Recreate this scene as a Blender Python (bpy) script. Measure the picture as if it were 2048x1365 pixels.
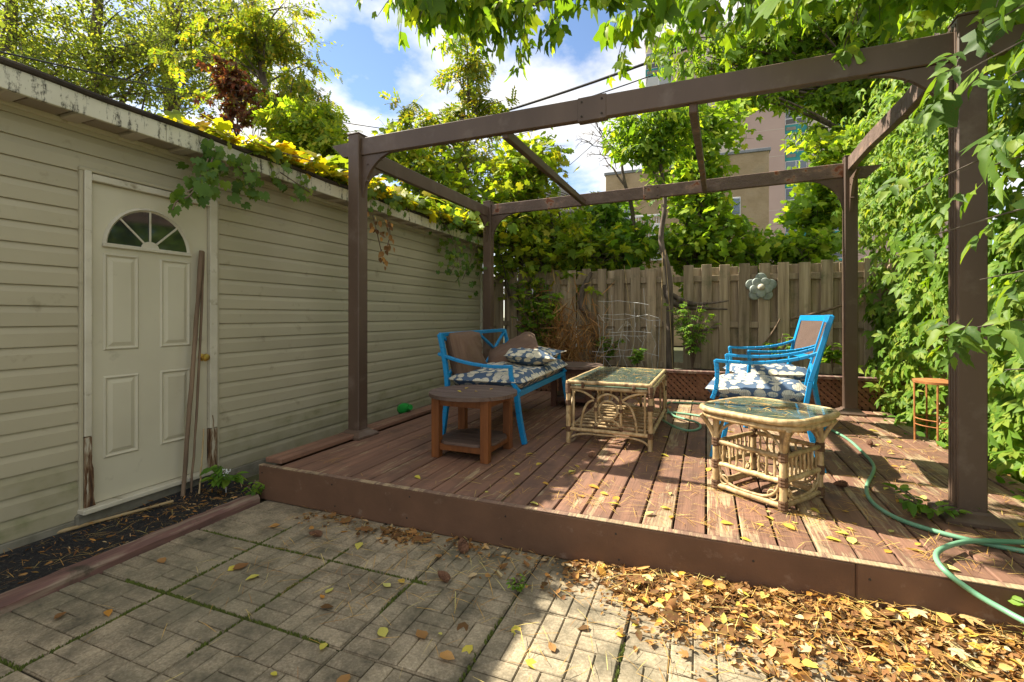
import bpy, math, random
import numpy as np
from mathutils import Vector, Matrix
random.seed(11); rng = np.random.default_rng(11)
for o in list(bpy.data.objects): bpy.data.objects.remove(o)
S = bpy.context.scene
COL = S.collection
R = math.radians
# ------------------------------------------------------------------ camera
FPX, CX, HY, YAW, CAMH = 950., 1024., 633., .374, 1.28     # focal length, centre and horizon in photo pixels
cd = bpy.data.cameras.new('camera'); cam = bpy.data.objects.new('camera', cd); COL.objects.link(cam)
cam.location = (0, 0, CAMH); cam.rotation_euler = (R(90), 0, YAW)
cd.sensor_width = 36; cd.lens = 36*FPX/2048; cd.shift_y = -(682.5-HY)/2048
cd.clip_start = .02; cd.clip_end = 1200
S.camera = cam
def ray(px, py):
    u = (px-CX)/FPX; v = (HY-py)/FPX
    return Vector((-math.sin(YAW)+u*math.cos(YAW), math.cos(YAW)+u*math.sin(YAW), v))
def atd(px, py, d): return Vector((0, 0, CAMH))+ray(px, py)*d
def onz(px, py, z): r = ray(px, py); return atd(px, py, (z-CAMH)/r.z)
def onx(px, py, x): r = ray(px, py); return atd(px, py, x/r.x)
def ony(px, py, y): r = ray(px, py); return atd(px, py, y/r.y)
# ------------------------------------------------------------------ world, sun, exposure
SUN = Vector((-.70, .05, .707)).normalized()
W = bpy.data.worlds.new('World'); S.world = W; W.use_nodes = True
nt = W.node_tree; nt.nodes.clear()
def nd(nt, t, **k):
    n = nt.nodes.new(t)
    for a, b in k.items():
        if a.startswith('i_'): n.inputs[a[2:].replace('_', ' ')].default_value = b
        else: setattr(n, a, b)
    return n
sky = nd(nt, 'ShaderNodeTexSky', sky_type='NISHITA', sun_disc=False, sun_elevation=math.asin(SUN.z), sun_rotation=math.atan2(SUN.x, SUN.y), air_density=.85, dust_density=.15, ozone_density=1.8)
tc = nd(nt, 'ShaderNodeTexCoord'); sep = nd(nt, 'ShaderNodeSeparateXYZ'); nt.links.new(tc.outputs['Generated'], sep.inputs[0])
mz = nd(nt, 'ShaderNodeMath', operation='MAXIMUM'); mz.inputs[1].default_value = 0; nt.links.new(sep.outputs[2], mz.inputs[0])
az = nd(nt, 'ShaderNodeMath', operation='ADD'); az.inputs[1].default_value = .32; nt.links.new(mz.outputs[0], az.inputs[0])
dx = nd(nt, 'ShaderNodeMath', operation='DIVIDE'); dy = nd(nt, 'ShaderNodeMath', operation='DIVIDE')
nt.links.new(sep.outputs[0], dx.inputs[0]); nt.links.new(sep.outputs[1], dy.inputs[0])
nt.links.new(az.outputs[0], dx.inputs[1]); nt.links.new(az.outputs[0], dy.inputs[1])
cmb = nd(nt, 'ShaderNodeCombineXYZ'); nt.links.new(dx.outputs[0], cmb.inputs[0]); nt.links.new(dy.outputs[0], cmb.inputs[1]); cmb.inputs[2].default_value = 8.9
cn = nd(nt, 'ShaderNodeTexNoise'); cn.inputs['Scale'].default_value = 1.7; cn.inputs['Detail'].default_value = 9; cn.inputs['Roughness'].default_value = .56
nt.links.new(cmb.outputs[0], cn.inputs['Vector'])
cr = nd(nt, 'ShaderNodeValToRGB'); cr.color_ramp.elements[0].position = .40; cr.color_ramp.elements[1].position = .55
nt.links.new(cn.outputs['Fac'], cr.inputs[0])
cc = nd(nt, 'ShaderNodeValToRGB'); cc.color_ramp.elements[0].position = .47; cc.color_ramp.elements[1].position = .70
cc.color_ramp.elements[0].color = (6.8, 6.4, 5.8, 1); cc.color_ramp.elements[1].color = (3.3, 3.35, 3.5, 1)
nt.links.new(cn.outputs['Fac'], cc.inputs[0])
mx = nd(nt, 'ShaderNodeMix', data_type='RGBA'); nt.links.new(cr.outputs[0], mx.inputs[0]); nt.links.new(sky.outputs[0], mx.inputs[6]); nt.links.new(cc.outputs[0], mx.inputs[7])
bg = nd(nt, 'ShaderNodeBackground'); bg.inputs[1].default_value = .06
nt.links.new(mx.outputs[2], bg.inputs[0])
wo = nd(nt, 'ShaderNodeOutputWorld'); nt.links.new(bg.outputs[0], wo.inputs[0])
sl = bpy.data.lights.new('sun', 'SUN'); sl.energy = 3.6; sl.angle = R(.5); sl.color = (1, .93, .80)
so = bpy.data.objects.new('sun', sl); COL.objects.link(so); so.rotation_euler = (-SUN).to_track_quat('-Z', 'Y').to_euler()
S.view_settings.view_transform = 'Standard'; S.view_settings.look = 'None'; S.view_settings.gamma = 1
S.view_settings.exposure = 2.0
# ------------------------------------------------------------------ mesh helpers
class MB:
    def __init__(s): s.v = []; s.f = []
    def add(s, vs, fs):
        b = len(s.v); s.v += [tuple(p) for p in vs]; s.f += [tuple(b+i for i in f) for f in fs]; return s
    def box(s, c, d, ch=.003, m=None):
        h = [x/2 for x in d]; ch = min(ch, min(h)*.45); V = {}; vs = []
        for sx in (-1, 1):
            for sy in (-1, 1):
                for sz in (-1, 1):
                    g = (sx, sy, sz)
                    for a in range(3):
                        V[g, a] = len(vs); vs.append(Vector([g[k]*(h[k]-(0 if k == a else ch)) for k in range(3)]))
        fs = []
        for a in range(3):
            b, c2 = [k for k in range(3) if k != a]
            for sg in (-1, 1):
                q = []
                for (u, w) in ((-1, -1), (1, -1), (1, 1), (-1, 1)):
                    g = [0]*3; g[a] = sg; g[b] = u; g[c2] = w; q.append(V[tuple(g), a])
                fs.append(q)
            for u in (-1, 1):
                for w in (-1, 1):
                    q = []
                    for t, ax in ((-1, b), (1, b), (1, c2), (-1, c2)):
                        g = [0]*3; g[a] = t; g[b] = u; g[c2] = w; q.append(V[tuple(g), ax])
                    fs.append(q)
        for sx in (-1, 1):
            for sy in (-1, 1):
                for sz in (-1, 1): fs.append([V[(sx, sy, sz), a] for a in range(3)])
        out = []
        for q in fs:
            n = (vs[q[1]]-vs[q[0]]).cross(vs[q[2]]-vs[q[0]]); ce = sum((vs[i] for i in q), Vector())/len(q)
            out.append(q if n.dot(ce) > 0 else q[::-1])
        c = Vector(c)
        return s.add([(m @ v if m else v)+c for v in vs], out)
    def bar(s, p0, p1, w, h, ch=.003, up=(0, 0, 1)):
        p0 = Vector(p0); p1 = Vector(p1); d = p1-p0; L = d.length; d.normalize(); up = Vector(up)
        if abs(d.dot(up)) > .99: up = Vector((0, 1, 0))
        x = d.cross(up).normalized(); z = x.cross(d)
        m = Matrix((x, d, z)).transposed()
        return s.box((p0+p1)/2, (w, L, h), ch, m)
    def tube(s, pts, r, n=8, cap=True):
        pts = [Vector(p) for p in pts]; k = len(pts)
        r = [r]*k if not hasattr(r, '__len__') else list(r)
        t = [(pts[min(i+1, k-1)]-pts[max(i-1, 0)]).normalized() for i in range(k)]
        a = Vector((0, 0, 1)) if abs(t[0].z) < .9 else Vector((1, 0, 0))
        x = t[0].cross(a).normalized(); vs = []; fs = []
        for i in range(k):
            x = (x-t[i]*x.dot(t[i])); x = x.normalized() if x.length > 1e-6 else t[i].orthogonal().normalized(); y = t[i].cross(x)
            for j in range(n):
                q = 2*math.pi*j/n; vs.append(pts[i]+(x*math.cos(q)+y*math.sin(q))*r[i])
        for i in range(k-1):
            for j in range(n):
                j2 = (j+1) % n; fs.append((i*n+j, i*n+j2, (i+1)*n+j2, (i+1)*n+j))
        if cap: fs.append(tuple(range(n))[::-1]); fs.append(tuple((k-1)*n+j for j in range(n)))
        return s.add(vs, fs)
    def lathe(s, prof, n=24, c=(0, 0, 0), m=None):
        vs = []; fs = []; k = len(prof); c = Vector(c)
        for (r, z) in prof:
            for j in range(n):
                q = 2*math.pi*j/n; p = Vector((r*math.cos(q), r*math.sin(q), z)); vs.append((m @ p if m else p)+c)
        for i in range(k-1):
            for j in range(n):
                j2 = (j+1) % n; fs.append((i*n+j, i*n+j2, (i+1)*n+j2, (i+1)*n+j))
        fs.append(tuple(range(n))[::-1]); fs.append(tuple((k-1)*n+j for j in range(n)))
        return s.add(vs, fs)
    def prism(s, poly, ext, fn=lambda p, t: (p[0], p[1], t), ch=0):
        """poly CCW seen from +t; fn maps (2d point, t) to 3d"""
        n = len(poly); vs = [fn(p, ext[0]) for p in poly]+[fn(p, ext[1]) for p in poly]
        fs = [tuple(range(n))[::-1], tuple(range(n, 2*n))]+[(i, (i+1) % n, n+(i+1) % n, n+i) for i in range(n)]
        return s.add(vs, fs)
    def mesh(s, name, smooth=0):
        me = bpy.data.meshes.new(name); me.from_pydata(s.v, [], s.f); me.update()
        if smooth:
            me.polygons.foreach_set('use_smooth', [True]*len(me.polygons)); me.set_sharp_from_angle(angle=R(smooth))
        return me
    def build(s, name, mat, parent=None, smooth=0, loc=None, **kw):
        return obj(name, s.mesh(name, smooth), mat, parent, loc, **kw)
def obj(name, me, mat, parent=None, loc=None, label=None, cat=None, group=None, kind=None, rz=0):
    if mat is not None and not me.materials: me.materials.append(mat)
    o = bpy.data.objects.new(name, me); COL.objects.link(o); o.parent = parent
    if loc is not None: o.location = loc
    if rz: o.rotation_euler.z = rz
    return tag(o, label, cat, group, kind)
def tag(o, label=None, cat=None, group=None, kind=None):
    for k, v in (('label', label), ('category', cat), ('group', group), ('kind', kind)):
        if v: o[k] = v
    return o
def thing(name, label, cat, loc=(0, 0, 0), rz=0, group=None):
    o = bpy.data.objects.new(name, None); COL.objects.link(o); o.location = loc; o.rotation_euler.z = rz; o.empty_display_size = .1
    return tag(o, label, cat, group)
def copy_tree(o, parent=None):
    c = o.copy(); COL.objects.link(c); c.parent = parent
    for ch in [q for q in bpy.data.objects if q.parent == o]: copy_tree(ch, c)
    return c
def bez(p0, p1, p2, n=8):
    p0, p1, p2 = Vector(p0), Vector(p1), Vector(p2)
    return [p0*(1-t)**2+p1*2*t*(1-t)+p2*t*t for t in [i/(n-1) for i in range(n)]]
def catmull(P, n=6):
    P = [Vector(p) for p in P]; P = [P[0]*2-P[1]]+P+[P[-1]*2-P[-2]]; out = []
    for i in range(1, len(P)-2):
        a, b, c, d = P[i-1:i+3]
        for k in range(n):
            t = k/n; out.append(.5*((2*b)+(c-a)*t+(2*a-5*b+4*c-d)*t*t+(3*b-3*c+d-a)*t**3))
    return out+[P[-2]]
# ------------------------------------------------------------------ materials
MATS = {}
def new_mat(name):
    m = bpy.data.materials.new(name); m.use_nodes = True; m.node_tree.nodes.clear(); MATS[name] = m; return m, m.node_tree
def ramp(nt, fac, cols):
    r = nd(nt, 'ShaderNodeValToRGB'); e = r.color_ramp.elements
    while len(e) < len(cols): e.new(.5)
    for i, (p, c) in enumerate(cols): e[i].position = p; e[i].color = (*c, 1)
    nt.links.new(fac, r.inputs[0]); return r.outputs[0]
def coords(nt, mode='Object', stretch=(1, 1, 1), rnd=True):
    t = nd(nt, 'ShaderNodeTexCoord') if mode != 'World' else nd(nt, 'ShaderNodeNewGeometry')
    v = t.outputs['Position' if mode == 'World' else mode]
    if rnd and mode == 'Object':
        oi = nd(nt, 'ShaderNodeObjectInfo'); ml = nd(nt, 'ShaderNodeMath', operation='MULTIPLY'); ml.inputs[1].default_value = 37.
        nt.links.new(oi.outputs['Random'], ml.inputs[0])
        ad = nd(nt, 'ShaderNodeVectorMath', operation='ADD'); nt.links.new(v, ad.inputs[0]); nt.links.new(ml.outputs[0], ad.inputs[1]); v = ad.outputs[0]
    mp = nd(nt, 'ShaderNodeMapping'); mp.inputs['Scale'].default_value = stretch; nt.links.new(v, mp.inputs[0])
    return mp.outputs[0]
def noise(nt, v, scale, detail=5, rough=.55, dist=0):
    n = nd(nt, 'ShaderNodeTexNoise'); n.inputs['Scale'].default_value = scale; n.inputs['Detail'].default_value = detail
    n.inputs['Roughness'].default_value = rough; n.inputs['Distortion'].default_value = dist
    nt.links.new(v, n.inputs['Vector']); return n.outputs['Fac']
def mixc(nt, fac, a, b, blend='MIX'):
    m = nd(nt, 'ShaderNodeMix', data_type='RGBA', blend_type=blend)
    for s, i in ((fac, 0), (a, 6), (b, 7)):
        if isinstance(s, (int, float)): m.inputs[i].default_value = s
        elif isinstance(s, tuple): m.inputs[i].default_value = (*s, 1)
        else: nt.links.new(s, m.inputs[i])
    return m.outputs[2]
def mth(nt, op, a, b=0):
    m = nd(nt, 'ShaderNodeMath', operation=op)
    for s, i in ((a, 0), (b, 1)):
        if isinstance(s, (int, float)): m.inputs[i].default_value = s
        else: nt.links.new(s, m.inputs[i])
    return m.outputs[0]
def objvar(nt, col, amt):
    oi = nd(nt, 'ShaderNodeObjectInfo'); mr = nd(nt, 'ShaderNodeMapRange'); mr.inputs[3].default_value = 1-amt; mr.inputs[4].default_value = 1+amt
    nt.links.new(oi.outputs['Random'], mr.inputs[0])
    v = nd(nt, 'ShaderNodeVectorMath', operation='SCALE'); nt.links.new(col, v.inputs[0]); nt.links.new(mr.outputs[0], v.inputs['Scale']); return v.outputs[0]
def finish(nt, col, rough=.7, bump=None, bstr=.3, bdist=.01, metal=0, spec=.5, **kw):
    p = nd(nt, 'ShaderNodeBsdfPrincipled')
    if isinstance(col, tuple): p.inputs['Base Color'].default_value = (*col, 1)
    else: nt.links.new(col, p.inputs['Base Color'])
    if isinstance(rough, (int, float)): p.inputs['Roughness'].default_value = rough
    else: nt.links.new(rough, p.inputs['Roughness'])
    p.inputs['Metallic'].default_value = metal; p.inputs['Specular IOR Level'].default_value = spec
    for k, v in kw.items(): p.inputs[k.replace('_', ' ')].default_value = v
    if bump is not None:
        b = nd(nt, 'ShaderNodeBump'); b.inputs['Strength'].default_value = bstr; b.inputs['Distance'].default_value = bdist
        nt.links.new(bump, b.inputs['Height']); nt.links.new(b.outputs[0], p.inputs['Normal'])
    o = nd(nt, 'ShaderNodeOutputMaterial'); nt.links.new(p.outputs[0], o.inputs[0]); return p
def pmat(name, cols, scale=6, stretch=(1, 1, 1), rough=.7, bump=.25, bscale=60, var=.1, metal=0, dirt=None, mode='Object', detail=6, spec=.4, bdist=.004):
    m, nt = new_mat(name); v = coords(nt, mode, stretch)
    c = ramp(nt, noise(nt, v, scale, detail), cols)
    if dirt:
        dc, ds, lo, hi = dirt; v2 = coords(nt, 'World')
        c = mixc(nt, ramp(nt, noise(nt, v2, ds, 7, .65), [(lo, (0, 0, 0)), (hi, (1, 1, 1))]), c, dc)
    if var: c = objvar(nt, c, var)
    finish(nt, c, rough, noise(nt, v, bscale, 4), bump, bdist, metal, spec); return m
M_soil = pmat('soil', [(.3, (.018, .012, .008)), (.55, (.05, .034, .022)), (.8, (.11, .075, .045))], 9, rough=.95, bump=.9, bscale=45, var=0, mode='World', bdist=.02)
M_grav = pmat('dark_gravel', [(.35, (.008, .008, .009)), (.6, (.028, .027, .026)), (.8, (.10, .09, .08))], 70, rough=.9, bump=1, bscale=110, var=0, mode='World', bdist=.012)
M_ground = pmat('ground', [(.3, (.05, .045, .02)), (.7, (.09, .10, .035))], 3, rough=.95, bump=.6, bscale=30, var=0, mode='World')
M_metalbr = pmat('brown_metal', [(.3, (.080, .050, .033)), (.7, (.120, .077, .052))], 3, (1, 1, .3), rough=.5, bump=.12, bscale=22, var=.06, dirt=((.17, .125, .095), 4.5, .55, .78), spec=.4)
M_rust = pmat('rusted_brown_metal', [(.45, (.115, .075, .055)), (.58, (.15, .10, .075)), (.63, (.24, .15, .10)), (.66, (.19, .06, .022)), (.72, (.08, .032, .016)), (.8, (.14, .09, .065))], 6, (1, 1, 1), rough=.75, bump=.9, bscale=28, var=.05, bdist=.012)
M_sid = pmat('vinyl_siding', [(.3, (.365, .325, .218)), (.7, (.42, .375, .255))], 1.2, rough=.5, bump=.06, bscale=14, var=.035, dirt=((.20, .175, .105), 7, .60, .82), spec=.35)
M_sidlow = pmat('vinyl_siding_mossy', [(.42, (.365, .325, .218)), (.60, (.31, .28, .17)), (.72, (.20, .20, .095)), (.82, (.11, .11, .05))], 4.5, (.5, 1, 1.5), rough=.6, bump=.1, bscale=14, var=.02, detail=9)
M_soff = pmat('soffit_vinyl', [(.3, (.45, .39, .33)), (.7, (.50, .44, .37))], 3, rough=.6, var=.04)
M_trim = pmat('white_trim', [(.35, (.47, .43, .32)), (.65, (.56, .52, .40))], 5, rough=.55, var=.03, dirt=((.25, .21, .13), 12, .58, .72))
M_door = pmat('door_paint', [(.35, (.48, .44, .315)), (.65, (.53, .49, .355))], 2, rough=.45, bump=.04, bscale=20, var=0, dirt=((.27, .24, .17), 5, .62, .85))
M_roofedge = pmat('roof_edge', [(.3, (.015, .012, .01)), (.7, (.06, .045, .03))], 8, rough=.9, bump=.6)
M_conc = pmat('mossy_concrete', [(.35, (.14, .13, .09)), (.6, (.22, .20, .15)), (.75, (.10, .12, .04))], 9, rough=.9, bump=.6)
M_brass = pmat('brass', [(.3, (.55, .36, .08)), (.7, (.70, .48, .14))], 20, rough=.3, metal=.9, var=0)
M_stick = pmat('old_stick', [(.3, (.09, .058, .036)), (.7, (.22, .15, .092))], 20, (1, 1, .1), rough=.85, bump=.6, bscale=50)
M_cane = pmat('bamboo_stake', [(.3, (.32, .22, .10)), (.7, (.46, .34, .17))], 8, rough=.6)
M_timber = pmat('worn_timber', [(.3, (.10, .055, .045)), (.5, (.17, .09, .07)), (.62, (.27, .20, .14)), (.8, (.16, .11, .08))], 9, (2.5, .25, 2.5), rough=.85, bump=.7, bscale=25, dirt=((.05, .04, .025), 7, .58, .75))
M_fwood = pmat('weathered_fence', [(.25, (.17, .125, .075)), (.5, (.34, .26, .165)), (.75, (.50, .40, .27))], 5, (4, 4, .22), rough=.9, bump=.5, bscale=20, var=.25, dirt=((.10, .11, .05), 3.5, .55, .78))
M_lat = pmat('lattice_wood', [(.3, (.12, .055, .03)), (.7, (.22, .11, .06))], 12, rough=.85, bump=.4, var=.15)
M_bark = pmat('bark', [(.3, (.05, .037, .027)), (.55, (.13, .10, .075)), (.8, (.22, .18, .14))], 14, (1, 1, .25), rough=.95, bump=.9, bscale=25, bdist=.01)
M_twig = pmat('twig', [(.3, (.10, .065, .045)), (.7, (.20, .14, .095))], 10, rough=.9)
M_black = pmat('black_rubber', [(.3, (.012, .012, .013)), (.7, (.03, .03, .03))], 5, rough=.6)
M_wire = pmat('galvanised_wire', [(.3, (.45, .45, .43)), (.7, (.62, .62, .6))], 9, rough=.5, metal=.3)
# deck boards: red-brown paint worn through to bare wood
def deckmat(name, wear, red=(.19, .096, .058)):
    m, nt = new_mat(name); v = coords(nt, 'Object', (5, .35, 5)); v1 = coords(nt, 'Object', (1.2, .5, 1.2)); vf = coords(nt, 'Object', (14, .5, 14))
    base = ramp(nt, noise(nt, v, 5, 6), [(.3, tuple(c*.72 for c in red)), (.7, tuple(c*1.25 for c in red))])
    bare = ramp(nt, noise(nt, vf, 7, 6), [(.3, (.20, .135, .075)), (.7, (.42, .31, .18))])
    w = mth(nt, 'ADD', mth(nt, 'MULTIPLY', noise(nt, v, 7, 8, .7), .6), mth(nt, 'MULTIPLY', noise(nt, v1, 2.2, 3), .55))
    f = ramp(nt, w, [(.66-wear, (0, 0, 0)), (.70-wear, (1, 1, 1))])
    c = objvar(nt, mixc(nt, f, base, bare), .14)
    c = mixc(nt, ramp(nt, noise(nt, coords(nt, 'World'), 6, 6, .6), [(.52, (0, 0, 0)), (.8, (.75, .75, .75))]), c, (.055, .034, .024))
    finish(nt, c, .72, mth(nt, 'ADD', noise(nt, vf, 6, 5), mth(nt, 'MULTIPLY', f, -.35)), .55, .006); return m
M_deck = [deckmat('deck_paint', -.005), deckmat('deck_paint_worn', .055), deckmat('deck_paint_bare', .125)]
M_rim = pmat('deck_rim_paint', [(.3, (.10, .052, .028)), (.7, (.15, .077, .042))], 4, rough=.8, bump=.5, bscale=35, var=0, dirt=((.19, .125, .085), 11, .60, .74))
M_rimtop = deckmat('rim_top', .10, (.17, .10, .065))
# pavers
def pavemat():
    m, nt = new_mat('concrete_paver'); v = coords(nt, 'World')
    c = ramp(nt, noise(nt, v, 90, 5, .7), [(.28, (.20, .155, .092)), (.5, (.33, .265, .168)), (.72, (.50, .415, .285))])
    c = mixc(nt, ramp(nt, noise(nt, v, 5.5, 8, .7), [(.40, (0, 0, 0)), (.66, (.95, .95, .95))]), c, (.075, .064, .038))
    c = mixc(nt, ramp(nt, noise(nt, v, 1.1, 3, .5), [(.45, (0, 0, 0)), (.72, (.5, .5, .5))]), c, (.13, .125, .075))
    c = objvar(nt, c, .12)
    finish(nt, c, .88, noise(nt, v, 120, 4, .7), .5, .003); return m
M_pave = pavemat()
M_joint = pmat('joint_moss', [(.36, (.022, .018, .012)), (.52, (.035, .028, .016)), (.60, (.045, .06, .012)), (.78, (.085, .11, .02))], 3.2, rough=.95, bump=1, bscale=130, var=0, mode='World', detail=8)
M_moss = pmat('moss', [(.3, (.04, .055, .008)), (.7, (.12, .15, .02))], 60, rough=.95, bump=.8, var=0, mode='World')
def fasciamat():
    m, nt = new_mat('fascia_paint'); v = coords(nt, 'World', (1, 5, .8)); v2 = coords(nt, 'World')
    c = ramp(nt, noise(nt, v2, 3, 4), [(.3, (.50, .47, .35)), (.7, (.62, .60, .47))])
    s = mth(nt, 'ADD', mth(nt, 'MULTIPLY', noise(nt, v, 4, 7, .75), .75), mth(nt, 'MULTIPLY', noise(nt, v2, 45, 4, .7), .25))
    c = mixc(nt, ramp(nt, s, [(.52, (0, 0, 0)), (.60, (1, 1, 1))]), c, (.035, .03, .02))
    finish(nt, c, .7, s, .2, .003); return m
M_fascia = fasciamat()
def glassmat(name, tint, dust):
    m, nt = new_mat(name); a = nd(nt, 'ShaderNodeBsdfTransparent'); a.inputs[0].default_value = (*tint, 1)
    g = nd(nt, 'ShaderNodeBsdfGlossy'); g.inputs['Roughness'].default_value = .04
    d = nd(nt, 'ShaderNodeBsdfDiffuse'); nt.links.new(ramp(nt, noise(nt, coords(nt), 14, 5), [(.35, (.10, .17, .13)), (.7, (.30, .36, .28))]), d.inputs[0])
    fr = nd(nt, 'ShaderNodeFresnel'); fr.inputs[0].default_value = 1.25
    m1 = nd(nt, 'ShaderNodeMixShader'); m1.inputs[0].default_value = dust; nt.links.new(a.outputs[0], m1.inputs[1]); nt.links.new(d.outputs[0], m1.inputs[2])
    mx = nd(nt, 'ShaderNodeMixShader'); nt.links.new(fr.outputs[0], mx.inputs[0]); nt.links.new(m1.outputs[0], mx.inputs[1]); nt.links.new(g.outputs[0], mx.inputs[2])
    o = nd(nt, 'ShaderNodeOutputMaterial'); nt.links.new(mx.outputs[0], o.inputs[0]); return m
M_glass = glassmat('table_glass', (.80, .93, .87), .38)
m, nt_ = new_mat('dark_window'); finish(nt_, (.012, .014, .016), .06, spec=.9); M_dglass = m
m, nt_ = new_mat('far_window'); oi_ = nd(nt_, 'ShaderNodeObjectInfo'); finish(nt_, ramp(nt_, oi_.outputs['Random'], [(.2, (.05, .07, .10)), (.45, (.16, .21, .27)), (.6, (.42, .43, .42)), (.9, (.10, .13, .17))]), .08, spec=.9); M_fglass = m
m, nt_ = new_mat('rot_dark'); finish(nt_, ramp(nt_, noise(nt_, coords(nt_, 'Object', (2.5, 2.5, .35)), 9, 7, .65), [(.36, (.018, .010, .005)), (.46, (.10, .045, .015)), (.53, (.24, .17, .10)), (.60, (.46, .42, .31))]), .9); M_rot = m

# ================================================================== the setting
g = MB(); n = 40
g.add([(x, y, -.04) for x, y in ((-400, -400), (400, -400), (400, 400), (-400, 400))], [(0, 1, 2, 3)])
g.build('ground', M_ground, kind='structure')
def bumpy(name, x0, x1, y0, y1, nx, ny, zf, mat, kind='structure'):
    b = MB(); b.v = [(x0+(x1-x0)*i/nx, y0+(y1-y0)*j/ny, 0) for j in range(ny+1) for i in range(nx+1)]
    b.v = [(x, y, zf(x, y)) for x, y, _ in b.v]
    b.f = [(j*(nx+1)+i, j*(nx+1)+i+1, (j+1)*(nx+1)+i+1, (j+1)*(nx+1)+i) for j in range(ny) for i in range(nx)]
    return b.build(name, mat, smooth=60, kind=kind)
def wob(x, y, s=3.): return math.sin(x*s+1.3)*math.cos(y*s*1.17+.4)*.5+math.sin(x*s*2.3+y*s*1.9)*.3
bumpy('gravel_strip', -3.47, -2.86, -1.5, 2.6, 12, 70, lambda x, y: .0+.012*wob(x, y, 6)+(.025 if x < -3.35 else 0)+.03*max(0, (y-1.9))/.6, M_grav)
bumpy('side_bed', 1.62, 4.5, 1.2, 7.6, 24, 50, lambda x, y: .02+.10*min(1, max(0, (x-1.62)/.4))+.03*wob(x, y, 4), M_soil)
bumpy('garden_bed', -3.45, 2.0, 6.36, 7.52, 40, 10, lambda x, y: .50+.03*wob(x, y, 5), M_soil)
# patio of square slabs, each cast in a basket weave of bricks
PX0, PY0, PP = -2.30, 1.462, .507
patio = MB().add([(-2.86, -2., -.014), (3.2, -2., -.014), (3.2, 2.5, -.014), (-2.86, 2.5, -.014)], [(0, 1, 2, 3)]).build('patio', M_joint, kind='structure')
bw = (PP-.012)/3
bme = MB().box((0, 0, -.011), (bw-.0045, bw/2-.0045, .022), .0035).mesh('brick'); bme.materials.append(M_pave)
sme = MB().box((0, 0, -.017), (PP-.008, PP-.008, .018), .003).mesh('paver_slab'); sme.materials.append(M_pave)
def brick_spots():
    out = []
    for i in range(3):
        for j in range(3):
            cx, cy = (i-1)*bw, (j-1)*bw
            for k in (-1, 1):
                out.append((cx, cy+k*bw/4, 0) if (i+j) % 2 == 0 else (cx+k*bw/4, cy, math.pi/2))
    return out
BS = brick_spots()
fb = MB()
for (x, y, r) in BS: fb.box((x, y, -.011), (bw-.0045, bw/2-.0045, .022) if r == 0 else (bw/2-.0045, bw-.0045, .022), .0035)
fbm = fb.mesh('bricks'); fbm.materials.append(M_pave)
slabs = []
for i in range(-1, 9):
    for j in range(-6, 2):
        x, y = PX0+(i+.5)*PP, PY0+(j+.5)*PP
        d = -x*math.sin(YAW)+y*math.cos(YAW); lat = x*math.cos(YAW)+y*math.sin(YAW)
        vis = d > .8 and abs(lat/d) < 1.15 and CAMH/d*FPX+HY < 1480
        slabs.append((0 if vis else 1, d, x, y))
slabs.sort(); nb = 0
for inv, d, x, y in slabs:
    s = obj('paver_slab', sme, None, patio, (x, y, random.uniform(-.002, .002))); s.rotation_euler = (random.uniform(-.004, .004), random.uniform(-.004, .004), random.uniform(-.004, .004))
    if not inv and nb < 16 and y < 2.0:
        nb += 1
        for (bx, by, r) in BS:
            o = obj('brick', bme, None, s, (bx, by, random.uniform(-.001, .001))); o.rotation_euler.z = r
    else: obj('bricks', fbm, None, s, kind='stuff')
# moss tufts lining some of the joints
mv = MB()
def mossline(p0, p1, n, w=.008):
    for k in range(n):
        t = random.random()**1.0; q = Vector(p0).lerp(Vector(p1), t); q.x += random.gauss(0, w*.5); q.y += random.gauss(0, w*.5)
        r = random.uniform(.003, .008); h = random.uniform(.003, .009)
        mv.add([(q.x-r, q.y-r, -.012), (q.x+r, q.y-r, -.012), (q.x+r, q.y+r, -.012), (q.x-r, q.y+r, -.012), (q.x, q.y, h)], [(0, 1, 4), (1, 2, 4), (2, 3, 4), (3, 0, 4)])
for j, (a, b), k in ((0, (-2.6, -1.35), 420), (1, (-2.75, -1.2), 330), (-1, (-2.7, -2.3), 60)): mossline((a, PY0+j*PP, 0), (0+b, PY0+j*PP, 0), k)
for i, (a, b), k in ((0, (.9, 2.2), 330), (1, (1.2, 2.1), 160), (2, (1.7, 2.0), 40), (4, (.9, 1.9), 130), (3, (1.2, 1.9), 60)): mossline((PX0+i*PP, a, 0), (PX0+i*PP, b, 0), k)
mv.build('moss', M_moss, kind='stuff')
# timber edging
b = MB()
ty = [-1.2+.08*k for k in range(46)]
prof = [(-.055, -.03), (.055, -.03), (.058, .035), (.035, .055), (-.04, .05), (-.056, .03)]
vs = []; fs = []
for k, y in enumerate(ty):
    for (px_, pz) in prof: vs.append((px_+random.gauss(0, .0025)+.01*math.sin(y*2), y, pz+random.gauss(0, .0025)))
for k in range(len(ty)-1):
    for q in range(6): fs.append((k*6+q, k*6+(q+1) % 6, (k+1)*6+(q+1) % 6, (k+1)*6+q))
fs += [tuple(range(6))[::-1], tuple((len(ty)-1)*6+q for q in range(6))]
b.add(vs, fs)
b.build('edging_timber', M_timber, loc=(-2.845, 0, 0), smooth=35, label='weathered red-brown timber edging between the dark gravel strip and the pavers', cat='timber edging')

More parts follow.
